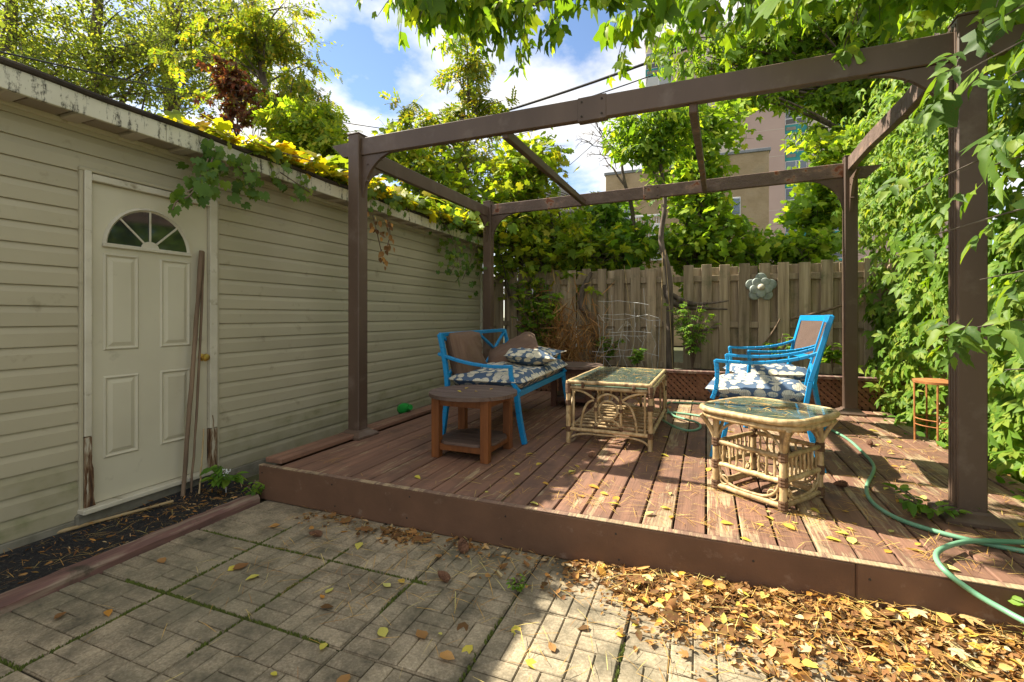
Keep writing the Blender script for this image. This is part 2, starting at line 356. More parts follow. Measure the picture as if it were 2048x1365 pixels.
# ================================================================== garage
WX = -3.45
gar = thing('garage', 'beige vinyl-sided garage with dirty white fascia and a vine on its roof', 'garage', (WX, 0, 0))
YE = 7.30; ZT = 2.43; DY0, DY1, DZ0, DZ1 = 1.748, 2.488, .135, 2.10
cw = .115
sp = [(0, 0), (.017, 0), (.018, .004), (.017, .074), (.006, .113), (0, .116)]
def siding(y0, y1, z, mat):
    MB().prism(sp, (0, y1-y0), lambda p, t: (p[0], t, p[1])).build('siding_plank', mat, gar, loc=(.0, y0, z))
zz = .075; k = 0
while zz < ZT-.02:
    low = M_sidlow if k < 3 else M_sid
    if zz < DZ1+.06-.03:
        siding(-1.6, DY0-.05, zz, low); siding(DY1+.075, YE, zz, low)
    else: siding(-1.6, YE, zz, M_sid)
    zz += cw; k += 1
b = MB(); b.box((-.06, (YE-1.6)/2, 1.2), (.118, YE+1.6, 2.5), 0)
b.box((-2.2, YE-.06, 1.2), (4.2, .118, 2.5), 0); b.build('wall_core', M_sid, gar)
for y in (-1.6, YE+.02): MB().box((.012, y, 1.24), (.045, .06, 2.40), .004).build('corner_trim', M_trim, gar)
MB().box((-.01, 2.85, .01), (.06, 8.9, .13), .01).build('foundation', M_conc, gar)
# frieze channel, soffit panels, fascia, roof edge, roof
MB().bar((.012, -1.6, ZT-.012), (.012, YE, ZT-.012), .03, .03).build('frieze_channel', M_trim, gar)
M_perf, nt_ = new_mat('soffit_perforated')
v_ = coords(nt_, 'World'); vo = nd(nt_, 'ShaderNodeTexVoronoi'); vo.inputs['Scale'].default_value = 75; vo.inputs['Randomness'].default_value = .15; nt_.links.new(v_, vo.inputs['Vector'])
finish(nt_, mixc(nt_, ramp(nt_, vo.outputs['Distance'], [(.22, (1, 1, 1)), (.30, (0, 0, 0))]), (.30, .25, .20), (.06, .05, .04)), .6)
y = -1.6; sw = .30
while y < YE+.1:
    p = MB(); p.box((.115, y+.09, ZT+.008), (.20, .178, .012), .002); o = p.build('soffit_panel', M_perf, gar)
    MB().box((.115, y+.24, ZT+.004), (.20, .085, .03), .012).build('soffit_rib', M_soff, gar); y += sw
fx = .218
b = MB(); Y = -1.6
while Y < YE+.2:
    L = random.uniform(1.1, 1.5); L = min(L, YE+.25-Y)
    MB().bar((fx, Y, ZT+.045), (fx, Y+L-.003, ZT+.045+random.uniform(-.003, .003)), .022, .118, .003).build('fascia_board', M_fascia, gar); Y += L
MB().tube([(fx+.012, -1.6+.3*k, ZT+.118+.006*math.sin(k*2.1)) for k in range(31)], .019, 8).build('drip_edge', M_roofedge, gar)
MB().prism([(fx, ZT+.10), (fx, ZT+.118), (-4.2, ZT+.62), (-4.2, ZT+.59)], (-1.6, YE+.25), lambda p, t: (p[0], t, p[1])).build('roof', M_roofedge, gar)
# door in its frame
dr = thing('garage_door', 'off-white panelled door with a half-round fan window and brass knob', 'door', (WX, DY0, DZ0))
dw, dh = DY1-DY0, DZ1-DZ0
def F(p, t): return (t, p[0], p[1])      # local facade plane: (y,z) pushed out along x
MB().box((-.006, dw/2, dh/2), (.036, dw, dh), .003).build('door_slab', M_door, dr)
SF = .0125
def ring(y0, y1, z0, z1, w, x0, x1):
    m = MB(); o = [(y0, z0), (y1, z0), (y1, z1), (y0, z1)]; i = [(y0+w, z0+w), (y1-w, z0+w), (y1-w, z1-w), (y0+w, z1-w)]; c = [(a[0]*.5+b_[0]*.5, a[1]*.5+b_[1]*.5) for a, b_ in zip(o, i)]
    v = [(x0, *p) for p in o]+[(x1, *p) for p in c]+[(x0, *p) for p in i]
    f = []
    for k in range(4):
        k2 = (k+1) % 4; f += [(k, k2, 4+k2, 4+k), (4+k, 4+k2, 8+k2, 8+k)]
    return m.add(v, f)
def panel(a, b, c, d):
    o = ring(a, b, c, d, .022, SF, SF+.009).build('panel_moulding', M_door, dr)
    m = MB(); q = .05; e = .028
    P = [(a+e, c+e), (b-e, c+e), (b-e, d-e), (a+e, d-e)]; I = [(a+q, c+q), (b-q, c+q), (b-q, d-q), (a+q, d-q)]
    m.add([(SF-.0005, *p) for p in P]+[(SF+.008, *p) for p in I], [(0, 1, 5, 4), (1, 2, 6, 5), (2, 3, 7, 6), (3, 0, 4, 7), (4, 5, 6, 7)]).build('raised_panel', M_door, o)
def dl(px, py): p = onx(px, py, WX+.01); return p.y-DY0, p.z-DZ0
ya, yb = dl(205, 600)[0], dl(277, 600)[0]; yc, yd = dl(319, 600)[0], dl(380, 600)[0]
zt, zm1, zm2, zb = dl(210, 506)[1], dl(208, 702)[1], dl(208, 753)[1], dl(208, 918)[1]
for (a, c) in ((ya, yb), (yc, yd)): panel(a, c, zm1, zt); panel(a, c, zb, zm2)
fy0, fy1, fz0, fz1 = dl(203, 490)[0], dl(380, 500)[0], dl(203, 492)[1], dl(295, 418)[1]
fc, fr, fh = (fy0+fy1)/2, (fy1-fy0)/2, fz1-fz0
def arc(r0, r1, n=24): return [(fc+r0*math.cos(t), fz0+r1*math.sin(t)) for t in [math.pi*k/n for k in range(n+1)]]
win = MB().prism(arc(fr-.012, fh-.012), (SF+.001, SF+.004), F).build('fan_window', M_dglass, dr)
o_, i_ = arc(fr, fh), arc(fr-.026, fh-.026)
m = MB(); n = len(o_); c_ = arc(fr-.013, fh-.013)
m.add([(SF, *p) for p in o_]+[(SF+.02, *p) for p in c_]+[(SF+.004, *p) for p in i_], [q for k in range(n-1) for q in ((k, k+1, n+k+1, n+k), (n+k, n+k+1, 2*n+k+1, 2*n+k))])
m.build('window_rim', M_trim, win, smooth=50)
MB().box((SF+.009, fc, fz0+.008), (.02, 2*fr, .026), .004).build('window_sill', M_trim, win)
hub = MB().prism([(fc+.055*math.cos(t), fz0+.018+.045*math.sin(t)) for t in [math.pi*k/12 for k in range(13)]], (SF+.003, SF+.011), F).build('muntin_hub', M_trim, win)
for t in (45, 90, 135):
    ct, st = math.cos(R(t)), math.sin(R(t))
    MB().bar((SF+.007, fc+.05*ct, fz0+.018+.04*st), (SF+.007, fc+(fr-.016)*ct, fz0+(fh-.016)*st), .008, .012, .002, up=(0, -st, ct)).build('muntin', M_trim, win)
ky, kz = dl(402, 715)
kn = MB().lathe([(.027, 0), (.027, .004), (.012, .008), (.011, .03), (.024, .038), (.029, .05), (.024, .062), (.006, .066)], 20, (SF, ky, kz), Matrix.Rotation(R(90), 3, 'Y')).build('door_knob', M_brass, dr, smooth=40)
ky2, kz2 = dl(400, 677)
MB().lathe([(.022, 0), (.022, .008), (.016, .012), (.003, .012)], 18, (SF, ky2, kz2), Matrix.Rotation(R(90), 3, 'Y')).build('deadbolt', M_trim, dr, smooth=40)
for y, jw in ((-.021, .038), (dw+.032, .06)):
    zr = .42 if y < 0 else .30
    j = MB().box((.012, y, (dh+.06+zr)/2), (.06, jw, dh+.055-zr), .004).build('door_jamb', M_trim, dr)
    MB().box((.012, y, (zr-.03)/2), (.058, jw, zr+.028), .004).build('rotted_jamb_foot', M_rot, j)
    yc_ = y+(.01 if y < 0 else -.006); hh_ = .34 if y < 0 else .40
    lf = [(yc_-.022+random.uniform(-.006, .006)+(.018*(q/9)**2), .0+hh_*q/9) for q in range(10)]; rt = [(yc_+.020+random.uniform(-.006, .006)-(.022*(q/9)**2), .0+hh_*q/9) for q in range(10)]
    MB().prism(lf[::-1]+rt, (.0425, .0445), F).build('rotted_patch', M_rot, j)
for y in (-.051, dw+.072): MB().box((.014, y, dh/2+.0), (.038, .020, dh+.14), .004).build('casing', M_sid, dr)
MB().box((.012, dw/2, dh+.022), (.06, dw+.002, .042), .004).build('head_jamb', M_trim, dr)
MB().box((.016, dw/2+.01, dh+.062), (.045, dw+.15, .024), .004).build('drip_cap', M_sid, dr)
MB().box((.03, dw/2, -.018), (.10, dw+.13, .03), .005).build('threshold', M_trim, dr)
MB().box((.012, dw/2, -.075), (.06, dw+.16, .085), .01).build('sill_block', M_conc, dr)
# poles leaning on the door
def pole(name, a, b_, r0, r1, mat, label, bend=.0):
    a = Vector(a); b_ = Vector(b_); L = (b_-a); pts = [L*t+Vector((0, bend*math.sin(t*math.pi), 0))+Vector((random.gauss(0, .0015), random.gauss(0, .0015), 0)) for t in [k/14 for k in range(15)]]
    MB().tube(pts, [r0+(r1-r0)*k/14+random.gauss(0, r0*.06) for k in range(15)], 8).build(name, mat, smooth=50, loc=a, label=label, cat='pole')
p0 = onz(366, 992, .03); p1 = onx(403, 502, WX+.06); pole('wooden_pole', p0, p1, .014, .015, M_stick, 'thick brown wooden pole leaning on the garage door, cracked along its top')
p0b = onz(382, 985, .03); p1b = onx(407, 504, WX+.055); pole('wooden_pole', p0b, p1b, .008, .009, M_stick, 'thinner dark stick leaning beside the thick pole on the garage door', .012)
p0c = onz(398, 988, .03); p1c = onx(408, 858, WX+.06); pole('bamboo_stake', p0c, p1c, .006, .005, M_cane, 'short pale bamboo stake leaning on the door jamb')
pole('wood_strip', onz(-60, 1112, .035), onz(345, 1003, .035), .012, .009, M_cane, 'long thin wood strip lying along the garage foundation')

# ================================================================== deck
DZ = .24
deck = thing('deck', 'low wooden deck painted red-brown, worn to bare wood on the sunny side', 'deck', (0, 2.45, 0), -.014)
DX0, DX1, DL = -2.87, 1.74, 3.84
x = DX0+.165; k = 0
while x < DX1-.02:
    w = .142; wornx = (x+2.6)/4.2
    cuts = [0.006]
    if x > .2: cuts += [random.choice([1.25, 1.85, 2.4])+random.uniform(-.05, .05)]
    elif random.random() < .35: cuts += [random.uniform(1.2, 2.9)]
    cuts += [DL]
    for a, c in zip(cuts[:-1], cuts[1:]):
        q = random.random()+wornx*.75
        o = MB().box((0, (c-a)/2-.002, -.016), (w, c-a-.004, .032), .004).build('deck_board', M_deck[2] if q > 1.22 else M_deck[1] if q > .80 else M_deck[0], deck, loc=(x+w/2, a, DZ+random.uniform(-.002, .002)))
        o.rotation_euler = (0, random.gauss(0, .006), random.gauss(0, .0006))
    x += .1525; k += 1
for xa_, xb_ in ((DX0, .62), (.622, DX1)):
    rb_ = MB().box((0, 0, 0), (xb_-xa_, .036, .232), .006).build('rim_board', M_rim, deck, loc=((xa_+xb_)/2, -.022+random.uniform(-.002, .002), .1185))
    for xn in np.arange(xa_+.04, xb_-.02, .61):
        for zn in (-.07, .07): MB().lathe([(.001, 0), (.006, 0), (.005, .0025), (.001, .003)], 8, (xn-(xa_+xb_)/2+random.gauss(0, .01), -.0175, zn+random.gauss(0, .01)), Matrix.Rotation(R(90), 3, 'X')).build('screw', M_roofedge, rb_)
MB().box((0, 0, 0), (DX1-DX0, .038, .006), .002).build('rim_top_edge', M_rimtop, deck, loc=((DX0+DX1)/2, -.0215, .2372))
for xx in (DX0+.018, DX1-.018): MB().box((0, 0, 0), (.036, DL-.02, .19), .005).build('side_joist', M_rim, deck, loc=(xx, DL/2, .105))
for yy in (1.2, 2.5, 3.8): MB().box((0, 0, 0), (DX1-DX0-.08, .038, .14), .004).build('joist', M_rim, deck, loc=((DX0+DX1)/2, yy, .128))
MB().box((0, 0, 0), (.15, DL+.02, .036), .005).build('border_board', M_deck[0], deck, loc=(DX0+.075, DL/2+.025, DZ+.020))
# lattice skirt and cap board at the back of the deck
lat = thing('planter_edge', 'brown lattice planter edge with a flat cap board behind the deck', 'planter', (0, 6.34, DZ))
MB().box((-.55, 0, .345), (4.95, .10, .036), .005).build('cap_board', M_timber, lat)
for xx in (-3.0, -1.15, .02, 1.2): MB().box((xx, .02, .165), (.07, .04, .325), .004).build('edge_post', M_lat, lat)
def strip(sg, y):
    n = 0; s = .072; xx = -3.0-.33
    while xx < 1.95 and n < 140:
        a = Vector((xx, y, 0.0)); c = Vector((xx+.33, y, .33)) if sg > 0 else Vector((xx+.33, y, .0)); 
        if sg < 0: a.z = .33
        MB().bar(a, c, .006, .036, .001, up=(0, 0, 1)).build('lattice_slat', M_lat, lat); xx += s; n += 1
strip(1, .008); strip(-1, .0)
MB().box((-.55, .06, .15), (4.95, .01, .33), .001).build('liner', M_soil, lat)
# ================================================================== pergola
FL, FR, BL, BR = Vector((-2.76, 3.36, DZ)), Vector((1.288, 3.13, DZ)), Vector((-2.795, 6.2, DZ)), Vector((1.505, 6.03, DZ))
per = thing('pergola', 'brown metal pergola frame with four posts, curved corner braces and rusty beams', 'pergola', (0, 0, 0))
PH = 2.60; PW = .118
tops = {}
for P, h in ((FL, 2.84), (FR, 2.80), (BL, 2.90), (BR, 2.97)):
    m = MB(); rz = Matrix.Rotation(-.05, 3, 'Z'); hh = h-DZ
    po = m.box((0, 0, hh/2+.02), (PW, PW, hh-.03), .006, rz).build('post', M_metalbr, per, loc=P); 
    for e in (-.03, 0, .03): MB().box(rz @ Vector((-PW/2-.001, e, hh/2+.03)), (.006, .014, hh-.1), .002, rz).build('flute', M_metalbr, po)
    m = MB(); s0, s1 = .125, .078
    def sq(s, z): return [rz @ Vector((a*s, c*s, z)) for a, c in ((-1, -1), (1, -1), (1, 1), (-1, 1))]
    L = sq(s0, .001)+sq(s0, .018)+sq(s0*.86, .034)+sq(s1, .05)+sq(s1*.9, .062)
    m.add(L, [(3, 2, 1, 0)]+[(4*k+i, 4*k+(i+1) % 4, 4*k+4+(i+1) % 4, 4*k+4+i) for k in range(4) for i in range(4)]+[(16, 17, 18, 19)])
    m.build('post_base', M_metalbr, po)
    MB().box((0, 0, hh+.01), (PW+.006, PW+.006, .012), .004, rz).build('post_cap', M_metalbr, po)
def beam(name, a, c, za, zc, h, w, mat, off=.0, trim=.0):
    a = Vector((a.x, a.y, za-h/2)); c = Vector((c.x, c.y, zc-h/2)); d = (c-a).normalized(); n = Vector((d.y, -d.x, 0))*off
    return MB().bar(a+d*trim+n, c-d*trim+n, w, h, .005).build(name, mat, per)
T = PW/2+.001
fbm_ = beam('front_beam', FL, FR, 2.815, 2.745, .15, .055, M_metalbr, 0, T)
beam('back_beam', BL, BR, 2.865, 2.915, .15, .055, M_rust, 0, T)
beam('left_beam', FL, BL, 2.77, 2.83, .14, .05, M_metalbr, 0, T)
# right beam: sagging rusted sections
ra, rb = FR+Vector((0, 0, 2.72-DZ)), BR+Vector((0, 0, 2.90-DZ))
prev = ra.lerp(rb, .02)
for t, dz in ((.34, -.02), (.68, .01), (.985, 0)):
    q = ra.lerp(rb, t)+Vector((0, 0, dz)); MB().bar(prev, q, .055, .14, .006).build('right_beam', M_rust, per); prev = q+Vector((0, .004, 0))
# beam tails past the posts
d1 = (FL-FR).normalized()
for (P, z, d_, mt) in ((FL, 2.795, d1, M_metalbr), (BR, 2.86, Vector((1, -.03, 0)), M_rust), (FR, 2.72, -d1, M_metalbr), (BL, 2.85, Vector((-1, .03, 0)), M_metalbr)):
    a = Vector((P.x, P.y, z))+d_*(T); n = Vector((-d_.y, d_.x, 0)); prof = [(0, -.12), (.09, -.12), (.15, -.06), (.20, -.02), (.21, .0), (0, .0)]
    MB().prism(prof, (-.025, .025), lambda p, t, a=a, d_=d_, n=n: a+d_*p[0]+Vector((0, 0, p[1]))+n*t).build('beam_tail', mt, per)
# coupling sleeves
for (A, B, za, zc, t, mt) in ((FL, FR, 2.815, 2.745, .515, M_metalbr), (BL, BR, 2.865, 2.915, .525, M_rust)):
    q = A.lerp(B, t); q.z = za+(zc-za)*t-.078; d = (B-A).normalized()
    sl_ = MB().bar(q-d*.10, q+d*.10, .064, .166, .004).build('beam_sleeve', mt, per); nn = Vector((d.y, -d.x, 0))
    for sx in (-.07, .07):
        for sz in (-.05, .05): c0 = q+d*sx+Vector((0, 0, sz)); MB().tube([c0+nn*.030, c0+nn*.037], .007, 8).build('bolt', M_roofedge, sl_)
# cross rails
def rail(p_front, p_back, mat):
    MB().bar(p_front, p_back, .05, .075, .005).build('cross_rail', mat, per)
fr1 = ony(1010, 283, 3.28); fr1.z = 2.645; bk1 = ony(1168, 402, 6.10); bk1.z = 2.76
fr2 = ony(1386, 215, 3.20); fr2.z = 2.60; bk2 = ony(1410, 378, 6.06); bk2.z = 2.77
rail(fr1, bk1, M_metalbr); rail(fr2, bk2, M_rust)
# curved corner braces
def brace(P, d_, z, L=.36, H=.36, off=.0, mat=M_metalbr):
    d_ = Vector(d_).normalized(); a = Vector((P.x, P.y, z))+d_*T; n = Vector((-d_.y, d_.x, 0))
    poly = [(0, 0), (0, -H)]+[(L*(1-math.cos(t))*1.0+.012, -H+H*math.sin(t)) for t in [math.pi/2*k/10 for k in range(1, 10)]]+[(L, 0)]
    br = MB().prism(poly, (-.014+off, .014+off), lambda p, t: a+d_*p[0]+Vector((0, 0, p[1]))+n*t).build('corner_brace', mat, per)
    for (bx, bz) in ((.06, -.08), (.19, -.05), (.05, -.22)):
        q = a+d_*bx+Vector((0, 0, bz)); MB().tube([q-n*.022, q+n*.022], .008, 8).build('bolt', M_metalbr, br)
brace(FL, FR-FL, 2.664); brace(FL, BL-FL, 2.63); brace(FR, FL-FR, 2.594); brace(FR, BR-FR, 2.56)
brace(BL, BR-BL, 2.712); brace(BL, FL-BL, 2.69); brace(BR, BL-BR, 2.762); brace(BR, FR-BR, 2.74)

# ================================================================== fences
def fence(label, x0, x1, mk, zt):
    fe = thing('board_fence', label, 'fence', mk(x0, 0, .0))
    base = mk(x0, 0, 0); bmf = MB().box((0, 0, .99), (.139, .017, 1.98), .003).mesh('fence_board'); bmf.materials.append(M_fwood)
    dv = (Vector(mk(x0+1, 0, 0))-Vector(base)); rz = math.atan2(dv.y, dv.x)
    x = x0; k = 0
    while x < x1:
        for off, row in ((0, 0), (.125, 1)):
            if random.random() < .02: continue
            p = Vector(mk(x+off+random.gauss(0, .006), -.034 if row == 0 else .034, 0))-Vector(base)
            o = obj('fence_board', bmf, None, fe, (p.x, p.y, zt-1.98+random.gauss(0, .012)-(0.025 if row else 0)))
            o.rotation_euler = (0, random.gauss(0, .006), rz+random.gauss(0, .02))
        x += .25; k += 1
    for z in (.55, 1.16, 1.83):
        MB().bar(Vector(mk(x0, 0, z))-Vector(base), Vector(mk(x1, 0, z))-Vector(base), .036, .085, .004).build('fence_rail', M_fwood, fe)
    q = x0
    while q < x1:
        MB().box(Vector(mk(q, .06, 1.0))-Vector(base), (.09, .09, 2.0), .004).build('fence_post', M_fwood, fe); q += 2.4
    return fe
FY = 7.5
fence('weathered grey board-on-board fence behind the planting bed, with a metal flower on it', -5.4, 2.35, lambda x, y, z: (x, FY+y, z), 2.02)
fence('weathered board fence buried in green creeper along the side of the deck', 1.4, 8.0, lambda s, o, z: (2.33-.002*s-o, s, z), 1.95)

# metal flower on the fence
fc_ = ony(1522, 575, FY-.075)
fl = thing('metal_flower', 'round-petalled grey metal flower hung on the board fence', 'ornament', fc_)
M_petal = pmat('pale_metal', [(.35, (.20, .235, .20)), (.6, (.32, .36, .31)), (.75, (.42, .42, .34))], 10, rough=.5, metal=.25, bump=.3)
for ringi, (rr, pr, n, yy, a0) in enumerate(((.128, .074, 5, .012, .3), (.085, .062, 5, -.012, .95))):
    for k in range(n):
        t = a0+2*math.pi*k/n; m = MB(); rm = Matrix.Rotation(R(90), 3, 'X')
        m.lathe([(.002, .004), (pr*.5, .003), (pr*.85, .0), (pr, -.006), (pr*1.02, -.004), (pr*.88, .004), (pr*.5, .008), (.002, .009)], 16, (rr*math.cos(t), yy, rr*math.sin(t)), rm)
        m.build('petal', M_petal, fl, smooth=18)
MB().lathe([(.045, 0), (.046, .012), (.036, .03), (.018, .04), (.002, .042)], 16, (0, -.03, 0), Matrix.Rotation(R(90), 3, 'X')).build('centre', M_trim, fl, smooth=50)
# driftwood and branches on the fence
def limb(name, pts, radii, mat, label, cat='driftwood', n=9):
    pts = [Vector(p) for p in pts]; b0 = pts[0].copy(); P = catmull([p-b0 for p in pts], 5); k = len(P)
    rr = np.interp(np.linspace(0, 1, k), np.linspace(0, 1, len(radii)), radii)*(1+.1*rng.standard_normal(k))
    return MB().tube(P, list(rr), n).build(name, mat, smooth=60, loc=b0, label=label, cat=cat)
def onf(px, py, y=FY-.10): return ony(px, py, y)
limb('driftwood', [onf(1183, 545), onf(1163, 585), onf(1165, 615), onf(1185, 640), onf(1190, 680), onf(1182, 735)], [.025, .05, .06, .045, .04, .03], M_bark, 'twisted brown driftwood limb standing against the fence beside dry stems')
limb('driftwood', [onf(1330, 570), onf(1338, 595), onf(1360, 612), onf(1400, 617), onf(1455, 619)], [.05, .055, .05, .025, .012], M_bark, 'curved grey driftwood limb reaching along the fence below the tree trunk')
limb('driftwood', [onf(1345, 590, FY-.14), onf(1375, 606, FY-.14), onf(1410, 608, FY-.12), onf(1457, 602)], [.03, .035, .02, .008], M_bark, 'slim upper prong of the curved driftwood on the fence')
limb('driftwood', [onf(1388, 664), onf(1410, 660), onf(1434, 655)], [.018, .022, .016], M_bark, 'short dark broken branch stub on the fence above the leafy shrub')
limb('dead_branch', [onf(1505, 722), onf(1535, 680), onf(1553, 652), onf(1560, 638)], [.01, .013, .014, .008], M_stick, 'thin forked dead branch propped upright against the fence behind the chairs', 'branch')
limb('dead_branch', [onf(1582, 638), onf(1610, 632), onf(1650, 622), onf(1700, 606)], [.02, .018, .016, .014], M_stick, 'slanting dead branch running from the fence to the back post', 'branch')
# bamboo stakes in the bed
for (a, b2, lb) in (((1318, 742), (1325, 505), 'thin pale garden stake rising to the tree trunk, the one by the wire mesh'), ((1346, 742), (1330, 500), 'thin pale garden stake crossing the leafy shrub in the bed'), ((1272, 735), (1248, 530), 'thin leaning garden stake inside the wire mesh cage')):
    A = ony(*a, 7.0); B = ony(*b2, 7.05); MB().tube([Vector(), (B-A)*.5+Vector((.01, 0, 0)), B-A], [.006, .005, .004], 6).build('garden_stake', M_cane, smooth=60, loc=A, label=lb, cat='stake')
# crumpled wire mesh
wb = ony(1255, 735, 6.95)
wm = thing('wire_mesh', 'crumpled galvanised wire plant cage standing in the bed before the fence', 'wire cage', wb)
def wl(px, py, y=6.95): return ony(px, py, y)-wb
for py_ in (606, 631, 638, 665, 672, 703, 712):
    x0_, x1_ = random.uniform(1180, 1215), random.uniform(1290, 1322); pts = [wl(x0_+(x1_-x0_)*t, py_+random.gauss(0, 2.2), 6.95+.06*math.sin(t*5)) for t in [k/5 for k in range(6)]]
    MB().tube(pts, .0028, 5).build('wire', M_wire, wm)
for px_ in (1192, 1206, 1222, 1240, 1258, 1268, 1286, 1304, 1316):
    pts = [wl(px_+random.gauss(0, 4), py_, 6.95+random.gauss(0, .03)) for py_ in (742, 715, 690, 668, random.uniform(575, 650))]
    MB().tube(pts, .0025, 5).build('wire', M_wire, wm)
for k in range(16):
    a = (random.uniform(1200, 1315), random.uniform(640, 690)); MB().tube([wl(*a), wl(a[0]+random.uniform(-14, 14), a[1]+random.uniform(-22, 18), 6.95+random.uniform(-.1, .1))], .0025, 5).build('wire', M_wire, wm)
# ================================================================== furniture
M_blue = pmat('blue_paint', [(.3, (.005, .20, .44)), (.7, (.008, .255, .53))], 5, rough=.38, bump=.05, bscale=40, var=.0, dirt=((.03, .045, .06), 34, .66, .70), spec=.45)
M_brown = pmat('brown_cushion', [(.3, (.125, .072, .045)), (.7, (.185, .112, .072))], 3, (1, 1, 22), rough=.95, bump=.3, bscale=60, var=.05, bdist=.002)
def shellmat():
    m, nt = new_mat('shell_fabric'); v = coords(nt, 'Object', (1, 1, 1.25)); vo = nd(nt, 'ShaderNodeTexVoronoi'); vo.inputs['Scale'].default_value = 12.0; vo.inputs['Randomness'].default_value = .5
    nt.links.new(v, vo.inputs['Vector'])
    mask = ramp(nt, mth(nt, 'ADD', vo.outputs['Distance'], mth(nt, 'MULTIPLY', noise(nt, v, 30, 3), .10)), [(.535, (1, 1, 1)), (.56, (0, 0, 0))])
    sub = nd(nt, 'ShaderNodeVectorMath', operation='SUBTRACT'); nt.links.new(v, sub.inputs[0]); nt.links.new(vo.outputs['Position'], sub.inputs[1])
    sx = nd(nt, 'ShaderNodeSeparateXYZ'); nt.links.new(sub.outputs[0], sx.inputs[0])
    an = mth(nt, 'ARCTAN2', sx.outputs[0], mth(nt, 'ADD', sx.outputs[1], .035))
    fan = mth(nt, 'SINE', mth(nt, 'MULTIPLY', an, 26.))
    cream = mixc(nt, ramp(nt, fan, [(.3, (0, 0, 0)), (.8, (.75, .75, .75))]), (.66, .60, .45), (.36, .31, .20))
    cream = mixc(nt, ramp(nt, noise(nt, v, 26, 3), [(.5, (0, 0, 0)), (.7, (.6, .6, .6))]), cream, (.20, .20, .16))
    c = mixc(nt, mask, (.065, .105, .165), cream)
    finish(nt, c, .9, noise(nt, coords(nt), 300, 2), .2, .002); return m
M_shell = shellmat()
def wickmat():
    m, nt = new_mat('brown_wicker'); v = coords(nt, 'Object', (1, 1, 1), rnd=False)
    w1 = nd(nt, 'ShaderNodeTexWave', bands_direction='Y'); w1.inputs['Scale'].default_value = 26; w1.inputs['Distortion'].default_value = .6
    w2 = nd(nt, 'ShaderNodeTexWave', bands_direction='Z'); w2.inputs['Scale'].default_value = 30; w2.inputs['Distortion'].default_value = .6
    nt.links.new(v, w1.inputs['Vector']); nt.links.new(v, w2.inputs['Vector'])
    h = mth(nt, 'MULTIPLY', w1.outputs['Fac'], w2.outputs['Fac'])
    finish(nt, ramp(nt, h, [(.02, (.025, .013, .008)), (.35, (.13, .072, .048)), (.9, (.24, .15, .105))]), .6, h, .8, .004); return m
M_wick = wickmat()
def cushion(w, d, h, nx=14, ny=14, puff=.25, seed=0, pinch=.0):
    """pillow shape centred on its base, w along x, d along y"""
    r = np.random.default_rng(seed); b = MB(); top = []; bot = []
    for j in range(ny+1):
        for i in range(nx+1):
            u, v = i/nx*2-1, j/ny*2-1
            e = (1-abs(u)**(8 if pinch == 0 else 2.2))*(1-abs(v)**(8 if pinch == 0 else 2.2)); e = max(e, 0)**(.42 if pinch == 0 else .7)
            k = 1-pinch*(1-(1-u*u)*.0-1)*0
            sq = 1-pinch*.18*((1-u*u)*abs(v)**2+(1-v*v)*abs(u)**2)
            x = u*w/2*sq*(1-.02*abs(v)**6); y = v*d/2*sq*(1-.02*abs(u)**6)
            nz = .012*math.sin(u*3.1+seed)*math.cos(v*2.7+seed*2)+.004*r.standard_normal()
            top.append((x, y, h*.5+h*.5*e+nz*e*1.4)); bot.append((x, y, h*.5-h*.5*e))
    N = nx+1; ft = [(j*N+i, j*N+i+1, (j+1)*N+i+1, (j+1)*N+i) for j in range(ny) for i in range(nx)]
    b.add(top, ft); b.add(bot, [f[::-1] for f in ft])
    bd = [j*N for j in range(0)]
    edge = [i for i in range(N)]+[j*N+nx for j in range(1, ny+1)]+[ny*N+i for i in range(nx-1, -1, -1)]+[j*N for j in range(ny-1, 0, -1)]
    o = len(top); n = len(edge)
    b.f += [(edge[k], o+edge[k], o+edge[(k+1) % n], edge[(k+1) % n]) for k in range(n)]
    return b
def piping(b): pass
# loveseat -----------------------------------------------------------
lv = thing('loveseat', 'bright blue metal loveseat with crossed back bars, set along the garage wall', 'loveseat', (-1.70, 4.40, DZ), .02)
hw = .775
def bars(par, name, segs, w, h, mat, up=(0, 0, 1)):
    m = MB()
    for a, c in zip(segs[:-1], segs[1:]): m.bar(a, c, w, h, .004, up)
    return m.build(name, mat, par)
for s in (-1, 1):
    y = s*hw
    bars(lv, 'front_leg', bez((.30, y, .41), (.315, y, .22), (.37, y, 0), 6), .042, .042, M_blue, (0, 1, 0))
    bars(lv, 'back_leg', bez((-.33, y, .41), (-.35, y, .2), (-.385, y, 0), 5), .042, .042, M_blue, (0, 1, 0))
    bars(lv, 'back_stile', bez((-.33, y, .38), (-.345, y, .65), (-.41, y, .885), 5), .036, .045, M_blue, (0, 1, 0))
    bars(lv, 'armrest', bez((-.42, y, .715), (-.10, y, .60), (.26, y, .625), 9), .042, .026, M_blue)
    bars(lv, 'arm_post', bez((.25, y, .625), (.235, y, .50), (.33, y, .415), 7), .036, .03, M_blue, (0, 1, 0))
MB().bar((.30, -hw, .40), (.30, hw, .40), .04, .05, .004).build('front_rail', M_blue, lv)
MB().bar((-.33, -hw, .40), (-.33, hw, .40), .04, .05, .004).build('back_rail', M_blue, lv)
for s in (-1, 1): MB().bar((-.33, s*hw, .40), (.30, s*hw, .40), .036, .046, .004).build('side_rail', M_blue, lv)
for k in range(6): MB().bar((-.31, -.6+.24*k, .405), (.28, -.6+.24*k, .405), .06, .006, .001).build('seat_slat', M_blue, lv)
MB().bar((-.408, -hw, .878), (-.408, hw, .878), .032, .036, .004).build('top_rail', M_blue, lv)
